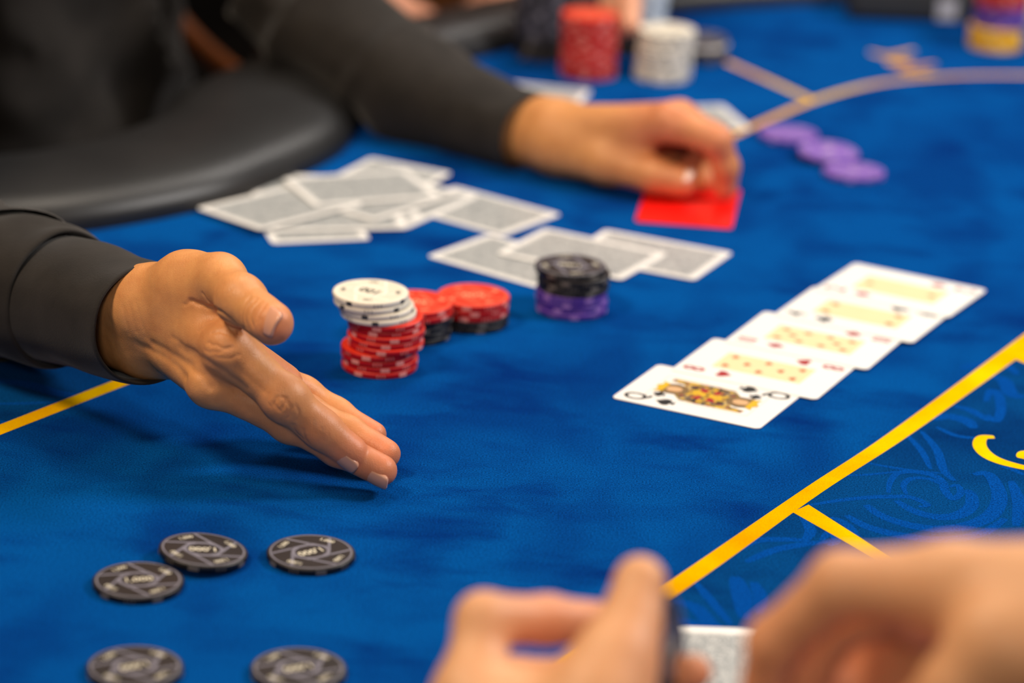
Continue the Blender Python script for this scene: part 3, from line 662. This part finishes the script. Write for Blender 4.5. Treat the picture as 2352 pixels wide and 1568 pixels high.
def far_person(label, name_cloth, shirtmat, cx, cy, hands, shirt_label):
    per = tag(empty('person', (0, 0, 0)), label, 'person'); VV, QQ, n = [], [], 0; shirt = []
    tc = np.array([cx, cy, 0.])
    for (wr, el, fwd, side, nrm, curl) in hands:
        palm, fs = generic_hand(wr, fwd, side, nrm, 1., curl)
        pts = np.array([p for ch in fs for p, _ in ch] + [wr, wr + (el - wr) * .5])
        palm = palm + [(wr, wr + (el - wr) * .5, 22, 30)]
        f, g = build_hand(palm, fs, 2.5, pts.min(0) - 45, pts.max(0) + 45)
        v, q = nets(g, f.lo, f.h); v = relax(v, q, 2); VV.append(v); QQ.append(q + n); n += len(v)
    lo = tc + [-420, -330, -430]; hi = tc + [420, 240, 480]
    shs = [tc + [-175, 30, 350], tc + [175, 30, 350]]
    f = Field(lo, hi, 14.); g = f.g.copy(); f2 = Field(lo, hi, 9.); g2 = f2.g.copy()
    for i, (wr, el, *_r) in enumerate(hands):
        sh = shs[0] if el[0] < cx else shs[1]
        f.cap(g, wr + (el - wr) * .45, el, 29, 40, 25.); f.cap(g, el, sh, 42, 50, 25.)
        f2.cap(g2, wr + (el - wr) * .22, el, 34, 52, 30.); f2.cap(g2, el, sh, 55, 64, 30.)
    for dx in (-70, 70):
        f.cap(g, tc + [dx, 0, -380], tc + [dx, 20, 330], 95, 85, 30.); f2.cap(g2, tc + [dx, 0, -380], tc + [dx, 20, 330], 112, 100, 36.)
    f.cap(g, shs[0], shs[1], 58, 58, 30.); f2.cap(g2, shs[0], shs[1], 70, 70, 30.)
    v, q = nets(g, f.lo, f.h); VV.append(relax(v, q, 2)); QQ.append(q + n)
    Va = np.concatenate(VV); Qa = np.concatenate(QQ); b = np_obj('body', Va, Qa, M['skin_far'], per); redness(b.data, Va, [(h_[0] + 90 * np.array(h_[2]) / np.linalg.norm(h_[2]), 60, .6) for h_ in hands])
    v, q = nets(g2, f2.lo, f2.h); v = relax(v, q, 2); N_ = normals(v, q)
    v = v + N_ * np.array([6 * mnoise.noise(Vector(p * .014)) for p in v])[:, None]
    np_obj(name_cloth, v, q, shirtmat, per)['label'] = shirt_label
    return per
far_person('far player in a brown sweater with hands on the rail', 'sweater', M['sweater'], -70, 2830,
           [(K(805, -28, 2590), np.array([-320., 2800, 160]), K(1000, 68, 2550) - K(805, -28, 2590), (0, -1, .2), (0.1, .25, 1), .35),
            (K(1192, -62, 2650), np.array([170., 2850, 130]), (-.12, -.9, -.6), (-1, 0.1, 0), (0, -.3, 1), .4)], 'brown knitted sweater')
far_person('far player in a dark jacket reaching down to the red chip stack', 'jacket', M['navy'], 520, 2960,
           [(K(1424, -400, 2510), np.array([260., 2790, 200]), K(1416, 40, 2430) - K(1424, -400, 2510), (.30, -.9, 0), (0, .9, .4), .10),
            (np.array([640., 2660, 55]), np.array([670., 2900, 110]), (-.2, -1, -.1), (-1, .2, 0), (0, -.1, 1), .5)], 'dark navy jacket')

# dealer's chair
ch = tag(empty('chair', (-560, 2400, -750)), 'dark chair with brown wooden arms behind the dealer', 'chair')
keep(box('seat', (-690, 2170, -330), (-330, 2600, -270), M['leather'], bev=18), ch)
keep(box('backrest', (-760, 2190, -200), (-700, 2590, 260), M['leather'], bev=20), ch)
def tube(name, pts, r, mat, parent=None, n=10, mm=True):
    P = smoothpoly(pts, 6); v, f = [], []
    for i, p in enumerate(P):
        t_ = P[min(i + 1, len(P) - 1)] - P[max(i - 1, 0)]; t_ /= np.linalg.norm(t_)
        a = np.cross(t_, (0.3, .2, .9)); a /= np.linalg.norm(a); b = np.cross(t_, a)
        for j in range(n): v.append(p + r * (a * math.cos(2 * math.pi * j / n) + b * math.sin(2 * math.pi * j / n)))
    for i in range(len(P) - 1):
        for j in range(n): f.append((i * n + j, i * n + (j + 1) % n, (i + 1) * n + (j + 1) % n, (i + 1) * n + j))
    f.append(tuple(range(n))[::-1]); f.append(tuple(range((len(P) - 1) * n, len(P) * n)))
    o = mesh_obj(name, v, f, mat)
    return keep(o, parent) if parent else o
tube('armrest', [K(330, -60, 2600), K(390, 25, 2590), K(450, 95, 2570), K(525, 160, 2540), K(605, 218, 2500)], 9, M['wood'], ch)
tube('armrest', [(-720., 2180, -60), (-600, 2160, -60), (-420, 2165, -80), (-380, 2170, -270)], 11, M['wood'], ch)
for x in (-660, -360):
    for y in (2200, 2570): tube('leg', [(x, y, -300.), (x, y, -520.), (x, y, -750.)], 16, M['wood'], ch)

# ------------------------------------------------------------------ playing cards
CWD, CLN, CTH = 63.5, 88.9, .36
def rrect(w, h, r, n=5):
    p = []
    for cx, cy, a0 in ((w / 2 - r, h / 2 - r, 0), (-w / 2 + r, h / 2 - r, 90), (-w / 2 + r, -h / 2 + r, 180), (w / 2 - r, -h / 2 + r, 270)):
        for i in range(n + 1):
            a = math.radians(a0 + 90 * i / n); p.append((cx + r * math.cos(a), cy + r * math.sin(a)))
    return p
def card_mesh(bend=0.):
    bm = bmesh.new(); nx, ny = 8, 12; out = rrect(CWD, CLN, 3.4, 6); n = len(out)
    v = [(x, y, CTH / 2) for x, y in out] + [(x, y, -CTH / 2) for x, y in out]
    return v, [list(range(n)), list(range(2 * n - 1, n - 1, -1))] + [(i, n + i, n + (i + 1) % n, (i + 1) % n) for i in range(n)]
_cm = None
def shared(name, v, f, mat, smooth=False):
    me = bpy.data.meshes.new(name); me.from_pydata([tuple(x * .001 for x in p) for p in v], [], [list(q) for q in f]); me.materials.append(mat); me.update(); return me
def flat(name, poly, z, mat): return shared(name, [(x, y, z) for x, y in poly], [list(range(len(poly)))], mat)
def ring(name, po, pi, z, mat):
    n = len(po); return shared(name, [(x, y, z) for x, y in po] + [(x, y, z) for x, y in pi], [(i, (i + 1) % n, n + (i + 1) % n, n + i) for i in range(n)], mat)
ME_CARD = shared('playing_card', *card_mesh(), M['card'])
ZP = CTH / 2 + .06
ME_BACK = flat('back_print', rrect(CWD - 11, CLN - 12, 1.5), ZP, M['backprint'])
ME_BLINE = ring('border_line', rrect(CWD - 8.6, CLN - 9.6, 2), rrect(CWD - 9.8, CLN - 10.8, 2), ZP, M['ink_line'])
def child(name, me, parent, mtx=None):
    o = bpy.data.objects.new(name, me); C.objects.link(o); o.parent = parent
    if mtx is not None: o.matrix_local = mtx
    return o
def suit_poly(s):
    if s == 'D': return [(0, 1.15), (.8, 0), (0, -1.15), (-.8, 0)]
    if s == 'H':
        p = []
        for i in range(28):
            t = 2 * math.pi * i / 28; p.append((.0625 * 16 * math.sin(t) ** 3, .0625 * (13 * math.cos(t) - 5 * math.cos(2 * t) - 2 * math.cos(3 * t) - math.cos(4 * t))))
        return p[::-1]
    if s == 'S':
        h_ = [(x, -y + .15) for x, y in suit_poly('H')][::-1]
        i = min(range(len(h_)), key=lambda k: (abs(h_[k][0]) + (0 if h_[k][1] < 0 else 9)))
        return h_[:i] + [(-.12, h_[i][1] - .1), (-.45, -1.1), (.45, -1.1), (.12, h_[i][1] - .1)][::(1 if h_[i - 1][0] < 0 else -1)] + h_[i + 1:]
    p = []
    for cx, cy, a0, a1 in ((.52, -.2, -110, 80), (0, .55, -30, 210), (-.52, -.2, 100, 290)):
        for i in range(9):
            a = math.radians(a0 + (a1 - a0) * i / 8); p.append((cx + .48 * math.cos(a), cy + .48 * math.sin(a)))
    return p + [(-.1, -.45), (-.4, -1.05), (.4, -1.05), (.1, -.45)]
_tx = {}
def text_mesh(s, size, mat, z, key=''):
    k = (s, size, mat.name, z)
    if k not in _tx:
        cu = bpy.data.curves.new('t', 'FONT'); cu.body = s; cu.size = size * .001; cu.align_x = 'CENTER'; cu.align_y = 'CENTER'; cu.resolution_u = 3
        cu.offset = size * .000018
        o = bpy.data.objects.new('t', cu); C.objects.link(o); bpy.context.view_layer.update()
        me = bpy.data.meshes.new_from_object(o.evaluated_get(bpy.context.evaluated_depsgraph_get()))
        bpy.data.objects.remove(o); bpy.data.curves.remove(cu)
        me.materials.clear(); me.materials.append(mat)
        for v_ in me.vertices: v_.co.z = z * .001
        _tx[k] = me
    return _tx[k]
def T2(x, y, rot=0, sx=1, sy=None, z=0):
    return Matrix.Translation((x * .001, y * .001, z * .001)) @ Matrix.Rotation(rot, 4, 'Z') @ Matrix.Diagonal((sx, sy or sx, 1, 1))
_su = {}
def suit_mesh(s, mat):
    if (s, mat.name) not in _su: _su[(s, mat.name)] = flat('suit_mark', suit_poly(s), 0, mat)
    return _su[(s, mat.name)]
def place_card(c, ang, z, label, group=None, tilt=(0, 0), name='playing_card', mat=None, me=None):
    o = bpy.data.objects.new(name, me or ME_CARD); C.objects.link(o)
    o.matrix_world = Matrix.Translation((c[0] * .001, c[1] * .001, z * .001)) @ Matrix.Rotation(ang, 4, 'Z') @ Matrix.Rotation(tilt[0], 4, 'X') @ Matrix.Rotation(tilt[1], 4, 'Y')
    return tag(o, label, 'playing card', group)
def add_back(o):
    child('back_print', ME_BACK, o); child('border_line', ME_BLINE, o)
ME_PANEL = flat('yellow_panel', rrect(27, 54, .5), ZP, M['panel'])
PIPS = {'8': [(-1, 1), (1, 1), (-1, 0), (1, 0), (-1, -1), (1, -1), (0, .5), (0, -.5)],
        '10': [(-1, 1), (1, 1), (-1, .34), (1, .34), (-1, -.34), (1, -.34), (-1, -1), (1, -1), (0, .67), (0, -.67)],
        '4': [(-1, 1), (1, 1), (-1, -1), (1, -1)], '2': [(0, 1), (0, -1)]}
def face_card(o, rank, suit):
    redc = suit in 'HD'; ink = M['ink_red' if redc else 'ink_black']; pin = M['ink_pip_red' if redc else 'ink_pip_black']
    for rot in (0, math.pi):
        R = Matrix.Rotation(rot, 4, 'Z')
        child('index_number', text_mesh(rank, 17 if rank != '10' else 15, ink, 0), o, R @ T2(-22.0, 33.4, 0, .8 if rank != '10' else .62, 1.08, ZP))
        child('suit_mark', suit_mesh(suit, ink), o, R @ T2(-22.0, 16.0, 0, 4.8, 5.2, ZP))
    if rank != 'Q':
        child('yellow_panel', ME_PANEL, o)
        for x, y in PIPS[rank]:
            child('pip', suit_mesh(suit, pin), o, T2(x * 8.0, y * 20.6, 0 if y >= 0 else math.pi, 2.5, 2.7, ZP + .05))
        return
    child('border_line', ring('border_line', rrect(35, 62, .4), rrect(34.4, 61.4, .4), ZP, M['ink_line']), o)
    pol = [('court_robe', 'ink_court', [(-15.5, 0), (-15, 11), (-8, 17), (-4, 15), (3, 14), (9, 18), (11, 27), (15, 26), (15.5, 0), (0, -.5)]),
           ('brown_hair', 'ink_brown', [(-8, 14), (-9, 25), (-3, 29), (5, 28), (8, 21), (6, 14), (-1, 12)]),
           ('face_print', 'ink_tan', [(-4, 17), (-4.5, 22), (-2, 24.5), (2, 24), (3.5, 20), (2.5, 16.5), (-1, 15)]),
           ('robe_pattern', 'ink_court', [(-13, 0), (-10, 9), (-3, 7), (0, 12), (4, 7), (11, 9), (14, 0), (6, -.2), (-6, -.2)]),
           ('red_trim', 'ink_red', [(-9, 2), (-7, 8), (-4, 5), (-1, 2)]), ('red_trim', 'ink_red', [(9, 2), (8, 8), (4, 5.5), (2, 2)]),
           ('gold_trim', 'ink_gold', [(-3, 1), (-1, 9), (2, 9), (3, 1)]), ('black_trim', 'ink_black', [(-12, 3), (-11, 6), (-8, 4), (-9, 2)]), ('black_trim', 'ink_black', [(5, 9), (7, 12), (9, 10), (8, 8)]),
           ('crown', 'ink_gold', [(-7, 25), (-9, 29.5), (-4, 28.5), (0, 31), (4, 28.5), (8, 29.5), (6, 25)])]
    for rot in (0, math.pi):
        R = Matrix.Rotation(rot, 4, 'Z')
        for i, (nm, mt, pp) in enumerate(pol): child(nm, flat(nm, pp, ZP + .03 + .02 * i, M[mt]), o, R)
        child('suit_mark', suit_mesh(suit, ink), o, R @ T2(-12.6, 24, 0, 3.2, 3.4, ZP + .25))
PI = math.pi
BOARD = [((110.4, 1642.3), -.4543, 'Q', 'S', 'queen of spades face up, nearest card of the row', .6), ((144.9, 1690.0), -.4463, '8', 'H', 'eight of hearts face up between the queen and the ten', 1.1),
         ((177.9, 1740.9), -.4437, '10', 'D', 'ten of diamonds face up, middle card of the row', 1.6), ((210.3, 1789.6), -.47, '4', 'C', 'four of clubs face up between the ten and the two', 2.1),
         ((238.3, 1837.5), -.50, '2', 'D', 'two of diamonds face up, farthest card of the row', 2.6)]
for c, a, rk, su, lb, z in BOARD:
    o = place_card(c, a + PI / 2, z, lb, 'community cards'); face_card(o, rk, su)
for c, a, z, lb in [((-1.0, 1869), -.6427, .6, 'face-down grey-backed card just left of the black and purple stack'), ((84.4, 1891.4), -.4351, 1.1, 'rightmost face-down grey-backed card behind the black and purple stack'),
                    ((42., 1886.), -.50, 1.6, 'face-down grey-backed card between two others behind the black chips'), ]:
    add_back(place_card(c, a + PI / 2, z, lb, 'dealt face-down cards'))
def gc(px, py, z=0): return G(px, py, z)[:2]
def from_corner(px, py, a_long, sl, ss):      # centre of a card from one seen corner; signs say which way long and short edges run
    p = G(px, py)[:2]; u = np.array([math.cos(a_long), math.sin(a_long)]); v = np.array([-u[1], u[0]]); return p + u * CLN / 2 * sl + v * CWD / 2 * ss
MUCK = [(from_corner(451, 488, .80, 1, -1), .80, 3.6, (0, .02), 'leftmost card of the discard heap, its edge lifted off the felt'), (from_corner(625, 562, 1.85, 1, -1), 1.85, .7, (0, 0), 'lowest card of the discard heap lying nearest the open hand'),
        (gc(1098, 486), -.64, .7, (0, 0), 'face-down card sticking out at right of the discard heap'), (from_corner(852, 373, -2.04, 1, 1), -2.04, 2.4, (0.02, 0), 'farthest card of the discard heap, below the black sleeve'),
        (gc(735, 440), .05, 1.6, (0, 0), 'card beside the padded rail in the discard heap'), (gc(790, 480), .35, 1.3, (0, 0), 'buried card low in the discard heap'), (gc(880, 462), .9, 2.9, (0, .02), 'crosswise card on the right half of the discard heap'),
        (gc(830, 445), .42, 4.4, (.012, 0), 'topmost card of the discard heap'), (gc(765, 500), .2, 1.9, (0, 0), 'card second nearest the open hand in the discard heap'), (gc(925, 470), 1.05, 1.2, (0, 0), 'card leaning toward the red card in the discard heap')]
for p, a, z, tl, lb in MUCK: add_back(place_card(p, a + PI / 2, z, lb, 'discarded cards', tl))
add_back(place_card(from_corner(1358, 211, -.22, -1, -1), -.22 + PI / 2, .8, 'face-down card behind the wrist of the hand on the red card', None))
add_back(place_card(from_corner(1660, 244, .28, -1, -1), .28 + PI / 2, .8, 'face-down card mostly hidden behind the knuckles of the hand', None))
for i, (px, py, z, a, lb) in enumerate([(1625, 1538, .7, 0.02, 'lower of two face-down cards between the near player\'s hands'), (1630, 1546, 1.3, -.01, 'upper of two face-down cards between the near player\'s hands')]):
    add_back(place_card(gc(px, py), a, z, lb, 'near player\'s hole cards'))
# red cut card
A_, B_, C_ = G(1457, 499)[:2], G(1680, 527)[:2], G(1695, 444)[:2]
ux = (B_ - A_) / np.linalg.norm(B_ - A_); an = -.12; ux = np.array([math.cos(an), math.sin(an)]); cc = B_ - ux * 31.5 + np.array([-ux[1], ux[0]]) * 43.5
me = ME_CARD.copy(); me.name = 'cut_card'; me.materials.clear(); me.materials.append(M['cut_red'])
o = place_card(cc, an, .9, 'plain red plastic cut card under the thumb and finger', None, name='cut_card', me=me)

# ------------------------------------------------------------------ poker chips
CRAD, CT = 21.5, 3.42
def chip_body(col):
    prof = [(0, CT), (CRAD - .9, CT), (CRAD - .25, CT - .25), (CRAD, CT - .8), (CRAD, .8), (CRAD - .25, .25), (CRAD - .9, 0), (0, 0)]
    n = 64; v, f, mi = [], [], []
    for r, z in prof[1:-1]:
        for j in range(n): v.append((r * math.cos(2 * PI * j / n), r * math.sin(2 * PI * j / n), z))
    k = len(prof) - 2
    f.append(tuple(range(n))); mi.append(0)
    for i in range(k - 1):
        for j in range(n): f.append((i * n + j, (i + 1) * n + j, (i + 1) * n + (j + 1) % n, i * n + (j + 1) % n)); mi.append(1 if i else 0)
    f.append(tuple(range((k - 1) * n, k * n))[::-1]); mi.append(0)
    me = bpy.data.meshes.new('poker_chip'); me.from_pydata([tuple(x * .001 for x in p) for p in v], [], f)
    me.materials.append(M['chip_%s_face' % col]); me.materials.append(M['chip_%s_body' % col])
    me.polygons.foreach_set('material_index', mi); me.polygons.foreach_set('use_smooth', [2 < i < len(f) for i in range(len(f))]); me.update(); return me
def bar(v, f, p, q, w, z):
    p = np.array(p); q = np.array(q); t_ = (q - p) / np.linalg.norm(q - p); n_ = np.array([-t_[1], t_[0]]) * w / 2; b = len(v)
    for x in (p - n_, q - n_, q + n_, p + n_): v.append((x[0], x[1], z))
    f.append((b, b + 1, b + 2, b + 3))
def chip_print(col):
    v, f = [], []; z = CT + .05; R = 19.2; hx = 10.2
    vert = [np.array([hx * math.cos(PI / 3 * i), hx * .86 * math.sin(PI / 3 * i)]) for i in range(6)]
    for i in range(6):
        a, b = vert[i], vert[(i + 1) % 6]; d = (b - a) / np.linalg.norm(b - a)
        bar(v, f, a, b, 1.9, z)
        t_ = 0
        while np.linalg.norm(b + d * t_) < R: t_ += .2
        bar(v, f, b, b + d * t_, 1.5, z)
        c = len(v); n_ = -b / np.linalg.norm(b); e = vert[(i + 2) % 6]; d2 = (e - b) / np.linalg.norm(e - b)
        for x in (b - n_ * .6, b - d * 4.2, b + n_ * 2.2, b + d2 * 4.2): v.append((x[0], x[1], z + .01))
        f.append((c, c + 1, c + 2, c + 3) if np.cross(-d, n_) > 0 else (c + 3, c + 2, c + 1, c))
    n = 64; b = len(v)
    for r in (20.1, 19.2):
        for j in range(n): v.append((r * math.cos(2 * PI * j / n), r * math.sin(2 * PI * j / n), z))
    for j in range(n): f.append((b + j, b + (j + 1) % n, b + n + (j + 1) % n, b + n + j))
    return shared('face_print', v, f, M['chip_%s_line' % col])
def chip_marks(col):
    v, f = [], []; r = CRAD + .06
    def blk(a0, a1, z0, z1, n=5):
        b = len(v)
        for i in range(n + 1):
            a = a0 + (a1 - a0) * i / n; v.append((r * math.cos(a), r * math.sin(a), z0)); v.append((r * math.cos(a), r * math.sin(a), z1))
        for i in range(n): f.append((b + 2 * i, b + 2 * i + 2, b + 2 * i + 3, b + 2 * i + 1))
    nb = 4 if col == 'white' else 5
    for k in range(nb):
        a = k * 2 * PI / nb; hw = .085 if col == 'white' else .12; blk(a - hw, a + hw, .55, CT - .55)
        for d in (-.09, 0, .09): blk(a + PI / nb + d - .012, a + PI / nb + d + .012, .8, CT - .8, 1)
    return shared('edge_mark', v, f, M['chip_%s_mark' % col])
DENOM = dict(black='1,000', red='500', white='100', purple='5,000', yellow='25', blue='100', slate='1,000')
CH = {}
for col in CHIP:
    CH[col] = (chip_body(col), chip_print(col), chip_marks(col), text_mesh(DENOM[col], 6.4 if len(DENOM[col]) > 3 else 9.0, M['chip_%s_text' % col], CT + .09))
def chip(col, x, y, z, rot, label, group, detail=2, tilt=None):
    o = bpy.data.objects.new('poker_chip', CH[col][0]); C.objects.link(o)
    m = Matrix.Translation((x * .001, y * .001, z * .001))
    if tilt is not None: m = m @ tilt
    o.matrix_world = m @ Matrix.Rotation(rot, 4, 'Z')
    tag(o, label, 'poker chip', group)
    child('edge_mark', CH[col][2], o)
    if detail:
        child('face_print', CH[col][1], o); child('denomination', CH[col][3], o)
        if detail > 1:
            small = text_mesh(DENOM[col], 3.7, M['chip_%s_text' % col], CT + .10)
            for k in range(4):
                a = k * PI / 2 + .5; child('rim_number', small, o, T2(15.4 * math.cos(a), 15.4 * math.sin(a), a - PI / 2))
    return o
RL, RLm = 'black chips lying singly on the near felt', None
def base(px, py_front, z=0):         # chip centre from the front rim of its foot
    p = G(px, py_front); return p[0], p[1] + CRAD
def ctr(px, py): p = G(px, py, CT); return p[0], p[1]
x, y = ctr(317.5, 1331); chip('black', x, y, .2, .25, 'black 1,000 chip tucked under the edge of another black chip', RL)
x2, y2 = ctr(466, 1272)
tl = Matrix.Rotation(-.075, 4, Vector((-.35, 1, 0)).normalized()) @ Matrix.Rotation(-.03, 4, 'X')
chip('black', x2, y2, 2.6, .20 + PI, 'black 1,000 chip resting tilted on the edge of a neighbouring chip', RL, tilt=Matrix.Rotation(.085, 4, Vector((-.35, .94, 0)).normalized()))
x, y = ctr(714.3, 1267); chip('black', x, y, .2, .62 + PI, 'black 1,000 chip lying alone right of the overlapping pair', RL)
x, y = ctr(310, 1529); chip('black', x, y, .2, .5 + PI, 'black chip cut by the lower edge, below the overlapping pair', RL)
x, y = ctr(686, 1533); chip('black', x, y, .2, .45 + PI, 'black chip cut by the lower edge, below the lone chip', RL)
ORD = ['lowest', 'second', 'third', 'fourth', 'fifth', 'sixth', 'seventh', 'eighth', 'ninth', 'tenth', 'eleventh', 'twelfth', 'thirteenth', 'fourteenth', 'fifteenth', 'sixteenth', 'seventeenth', 'eighteenth', 'nineteenth', 'twentieth']
def stack(x, y, cols, where, group, offs=None, jitter=.5, rot0=0., lean=(0, 0), detail=1):
    cnt = {}; n = len(cols)
    for i, col in enumerate(cols):
        dx, dy = (offs[i] if offs else (0, 0)); cnt[col] = cnt.get(col, 0) + 1
        o_ = ORD[i] + (' chip from the bottom' if i else ' chip'); nm = {'slate': 'dark grey', 'blue': 'pale blue'}.get(col, col)
        top = i == n - 1
        chip(col, x + dx + lean[0] * i + random.uniform(-jitter, jitter), y + dy + lean[1] * i + random.uniform(-jitter, jitter), .2 + i * (CT + .02), rot0 + random.uniform(0, 6.28) if not top else rot0,
             ('topmost %s chip of %s' % (nm, where)) if top else '%s %s chip%s of %s' % (ORD[i], nm, ' from the bottom' if i else '', where), group, detail + 1 if top else 0)
bx_, by_ = base(867, 872)
stack(bx_, by_, ['red'] * 9 + ['white'] * 4, 'the leaning white-and-red stack', 'white and red stack',
      [(0, 0), (.4, .2), (-.3, 0), (-.6, -.2), (3.4, -.5), (2.8, .5), (3.6, 1), (3.0, 1.5), (2.6, 1.2), (-1.6, .5), (-3.0, .6), (-5.2, .6), (-6.2, .6)], .25, 2.6)
bx_, by_ = base(949, 797); stack(bx_, by_, ['black'] * 4 + ['red'] * 2, 'the red-and-black stack touching the white one', 'red and black stacks', None, .6, 3.0)
bx_, by_ = base(1081, 768); stack(bx_, by_, ['black'] * 2 + ['red'] * 3, 'the free-standing red-and-black stack', 'red and black stacks', None, .5, 3.3)
bx_, by_ = base(1312, 737); stack(bx_, by_, ['purple'] * 4 + ['black'] * 4, 'the black-and-purple stack', 'black and purple stack',
                                  [(0, 0), (.3, .2), (-.3, .2), (0, 0), (.8, .4), (.4, .2), (.8, .3), (-1.6, .8)], .3, 2.9)
for (px, py), lb, r in (((1811, 305), 'flat purple chip nearest the gold line', .3), ((1902, 355), 'flat purple chip in the middle of three', 1.1), ((1962, 391), 'flat purple chip farthest from the gold line', 2.)):
    x, y = ctr(px, py); chip('purple', x, y, .2 + (3.0 if 'middle' in lb else 0), r, lb, 'loose purple chips', 2, Matrix.Rotation(.07, 4, Vector((.8, .6, 0))) if 'middle' in lb else None)
bx_, by_ = base(1350, 188); stack(bx_, by_, ['red'] * 14, 'the tall far red stack', 'far chip stacks', None, .6, .3)
bx_, by_ = base(1523, 194); stack(bx_, by_, ['white'] * 11, 'the tall far white stack', 'far chip stacks', None, .6, .3, (.22, .1))
bx_, by_ = base(1243, 147); stack(bx_, by_ + 4, ['black'] * 5 + ['slate'] * 13, 'the far dark stack', 'far chip stacks', None, .8, .3)
bx_, by_ = base(1462, 140); stack(bx_, by_ + 8, ['black'] * 4 + ['slate'] * 2 + ['blue'] * 10, 'the far pale blue stack', 'far chip stacks', None, .8, .3, (.15, 0))
bx_, by_ = base(1608, 150); stack(bx_, by_, ['black'] + ['slate'] * 2 + ['white'] + ['slate'], 'the low far stack', 'far chip stacks', None, .8, .3)
bx_, by_ = base(2292, 122); stack(bx_, by_, ['yellow'] * 5 + ['purple'] * 5 + ['red'] * 5, 'the tricolour yellow-footed stack', 'far chip stacks', [(0, 0)] * 5 + [(4, 3)] * 5 + [(3, 2)] * 5, .6, .3)
x, y = G(2362, 60)[:2]; stack(x + 14, y + 10, ['white'] * 9, 'the white stack at right edge', 'far chip stacks', None, .6, .3)
# chip held by the near player
pc = K(1534, 1490, 1207); nrm = CR * .94 + NV * .30 + CU * .05
q = Vector(nrm).to_track_quat('Z', 'Y').to_matrix().to_4x4()
o = chip('black', 0, 0, 0, 0, 'black chip held on edge between the near player\'s thumb and finger', None, 1)
o.matrix_world = Matrix.Translation(Vector(pc * .001)) @ q @ Matrix.Translation((0, 0, -CT * .0005))

# dark box with pale label by the far rail
p = G(1945, 47)[:2]; p2 = G(2235, 53)[:2]
bx = tag(empty('chip_case', (float((p[0] + p2[0]) / 2), float(p[1]) + 70, 0)), 'dark grey case with a small pale label beside the yellow chips', 'case')
keep(box('body', (p[0], p[1], .3), (p2[0], p[1] + 46, 34), M['darkplastic'], bev=9), bx)
pl = G(2142, 40)[0]; keep(box('label_sticker', (pl, p[1] - .8, 4), (pl + 17, p[1] + .5, 22), M['paper'], bev=.3), bx)
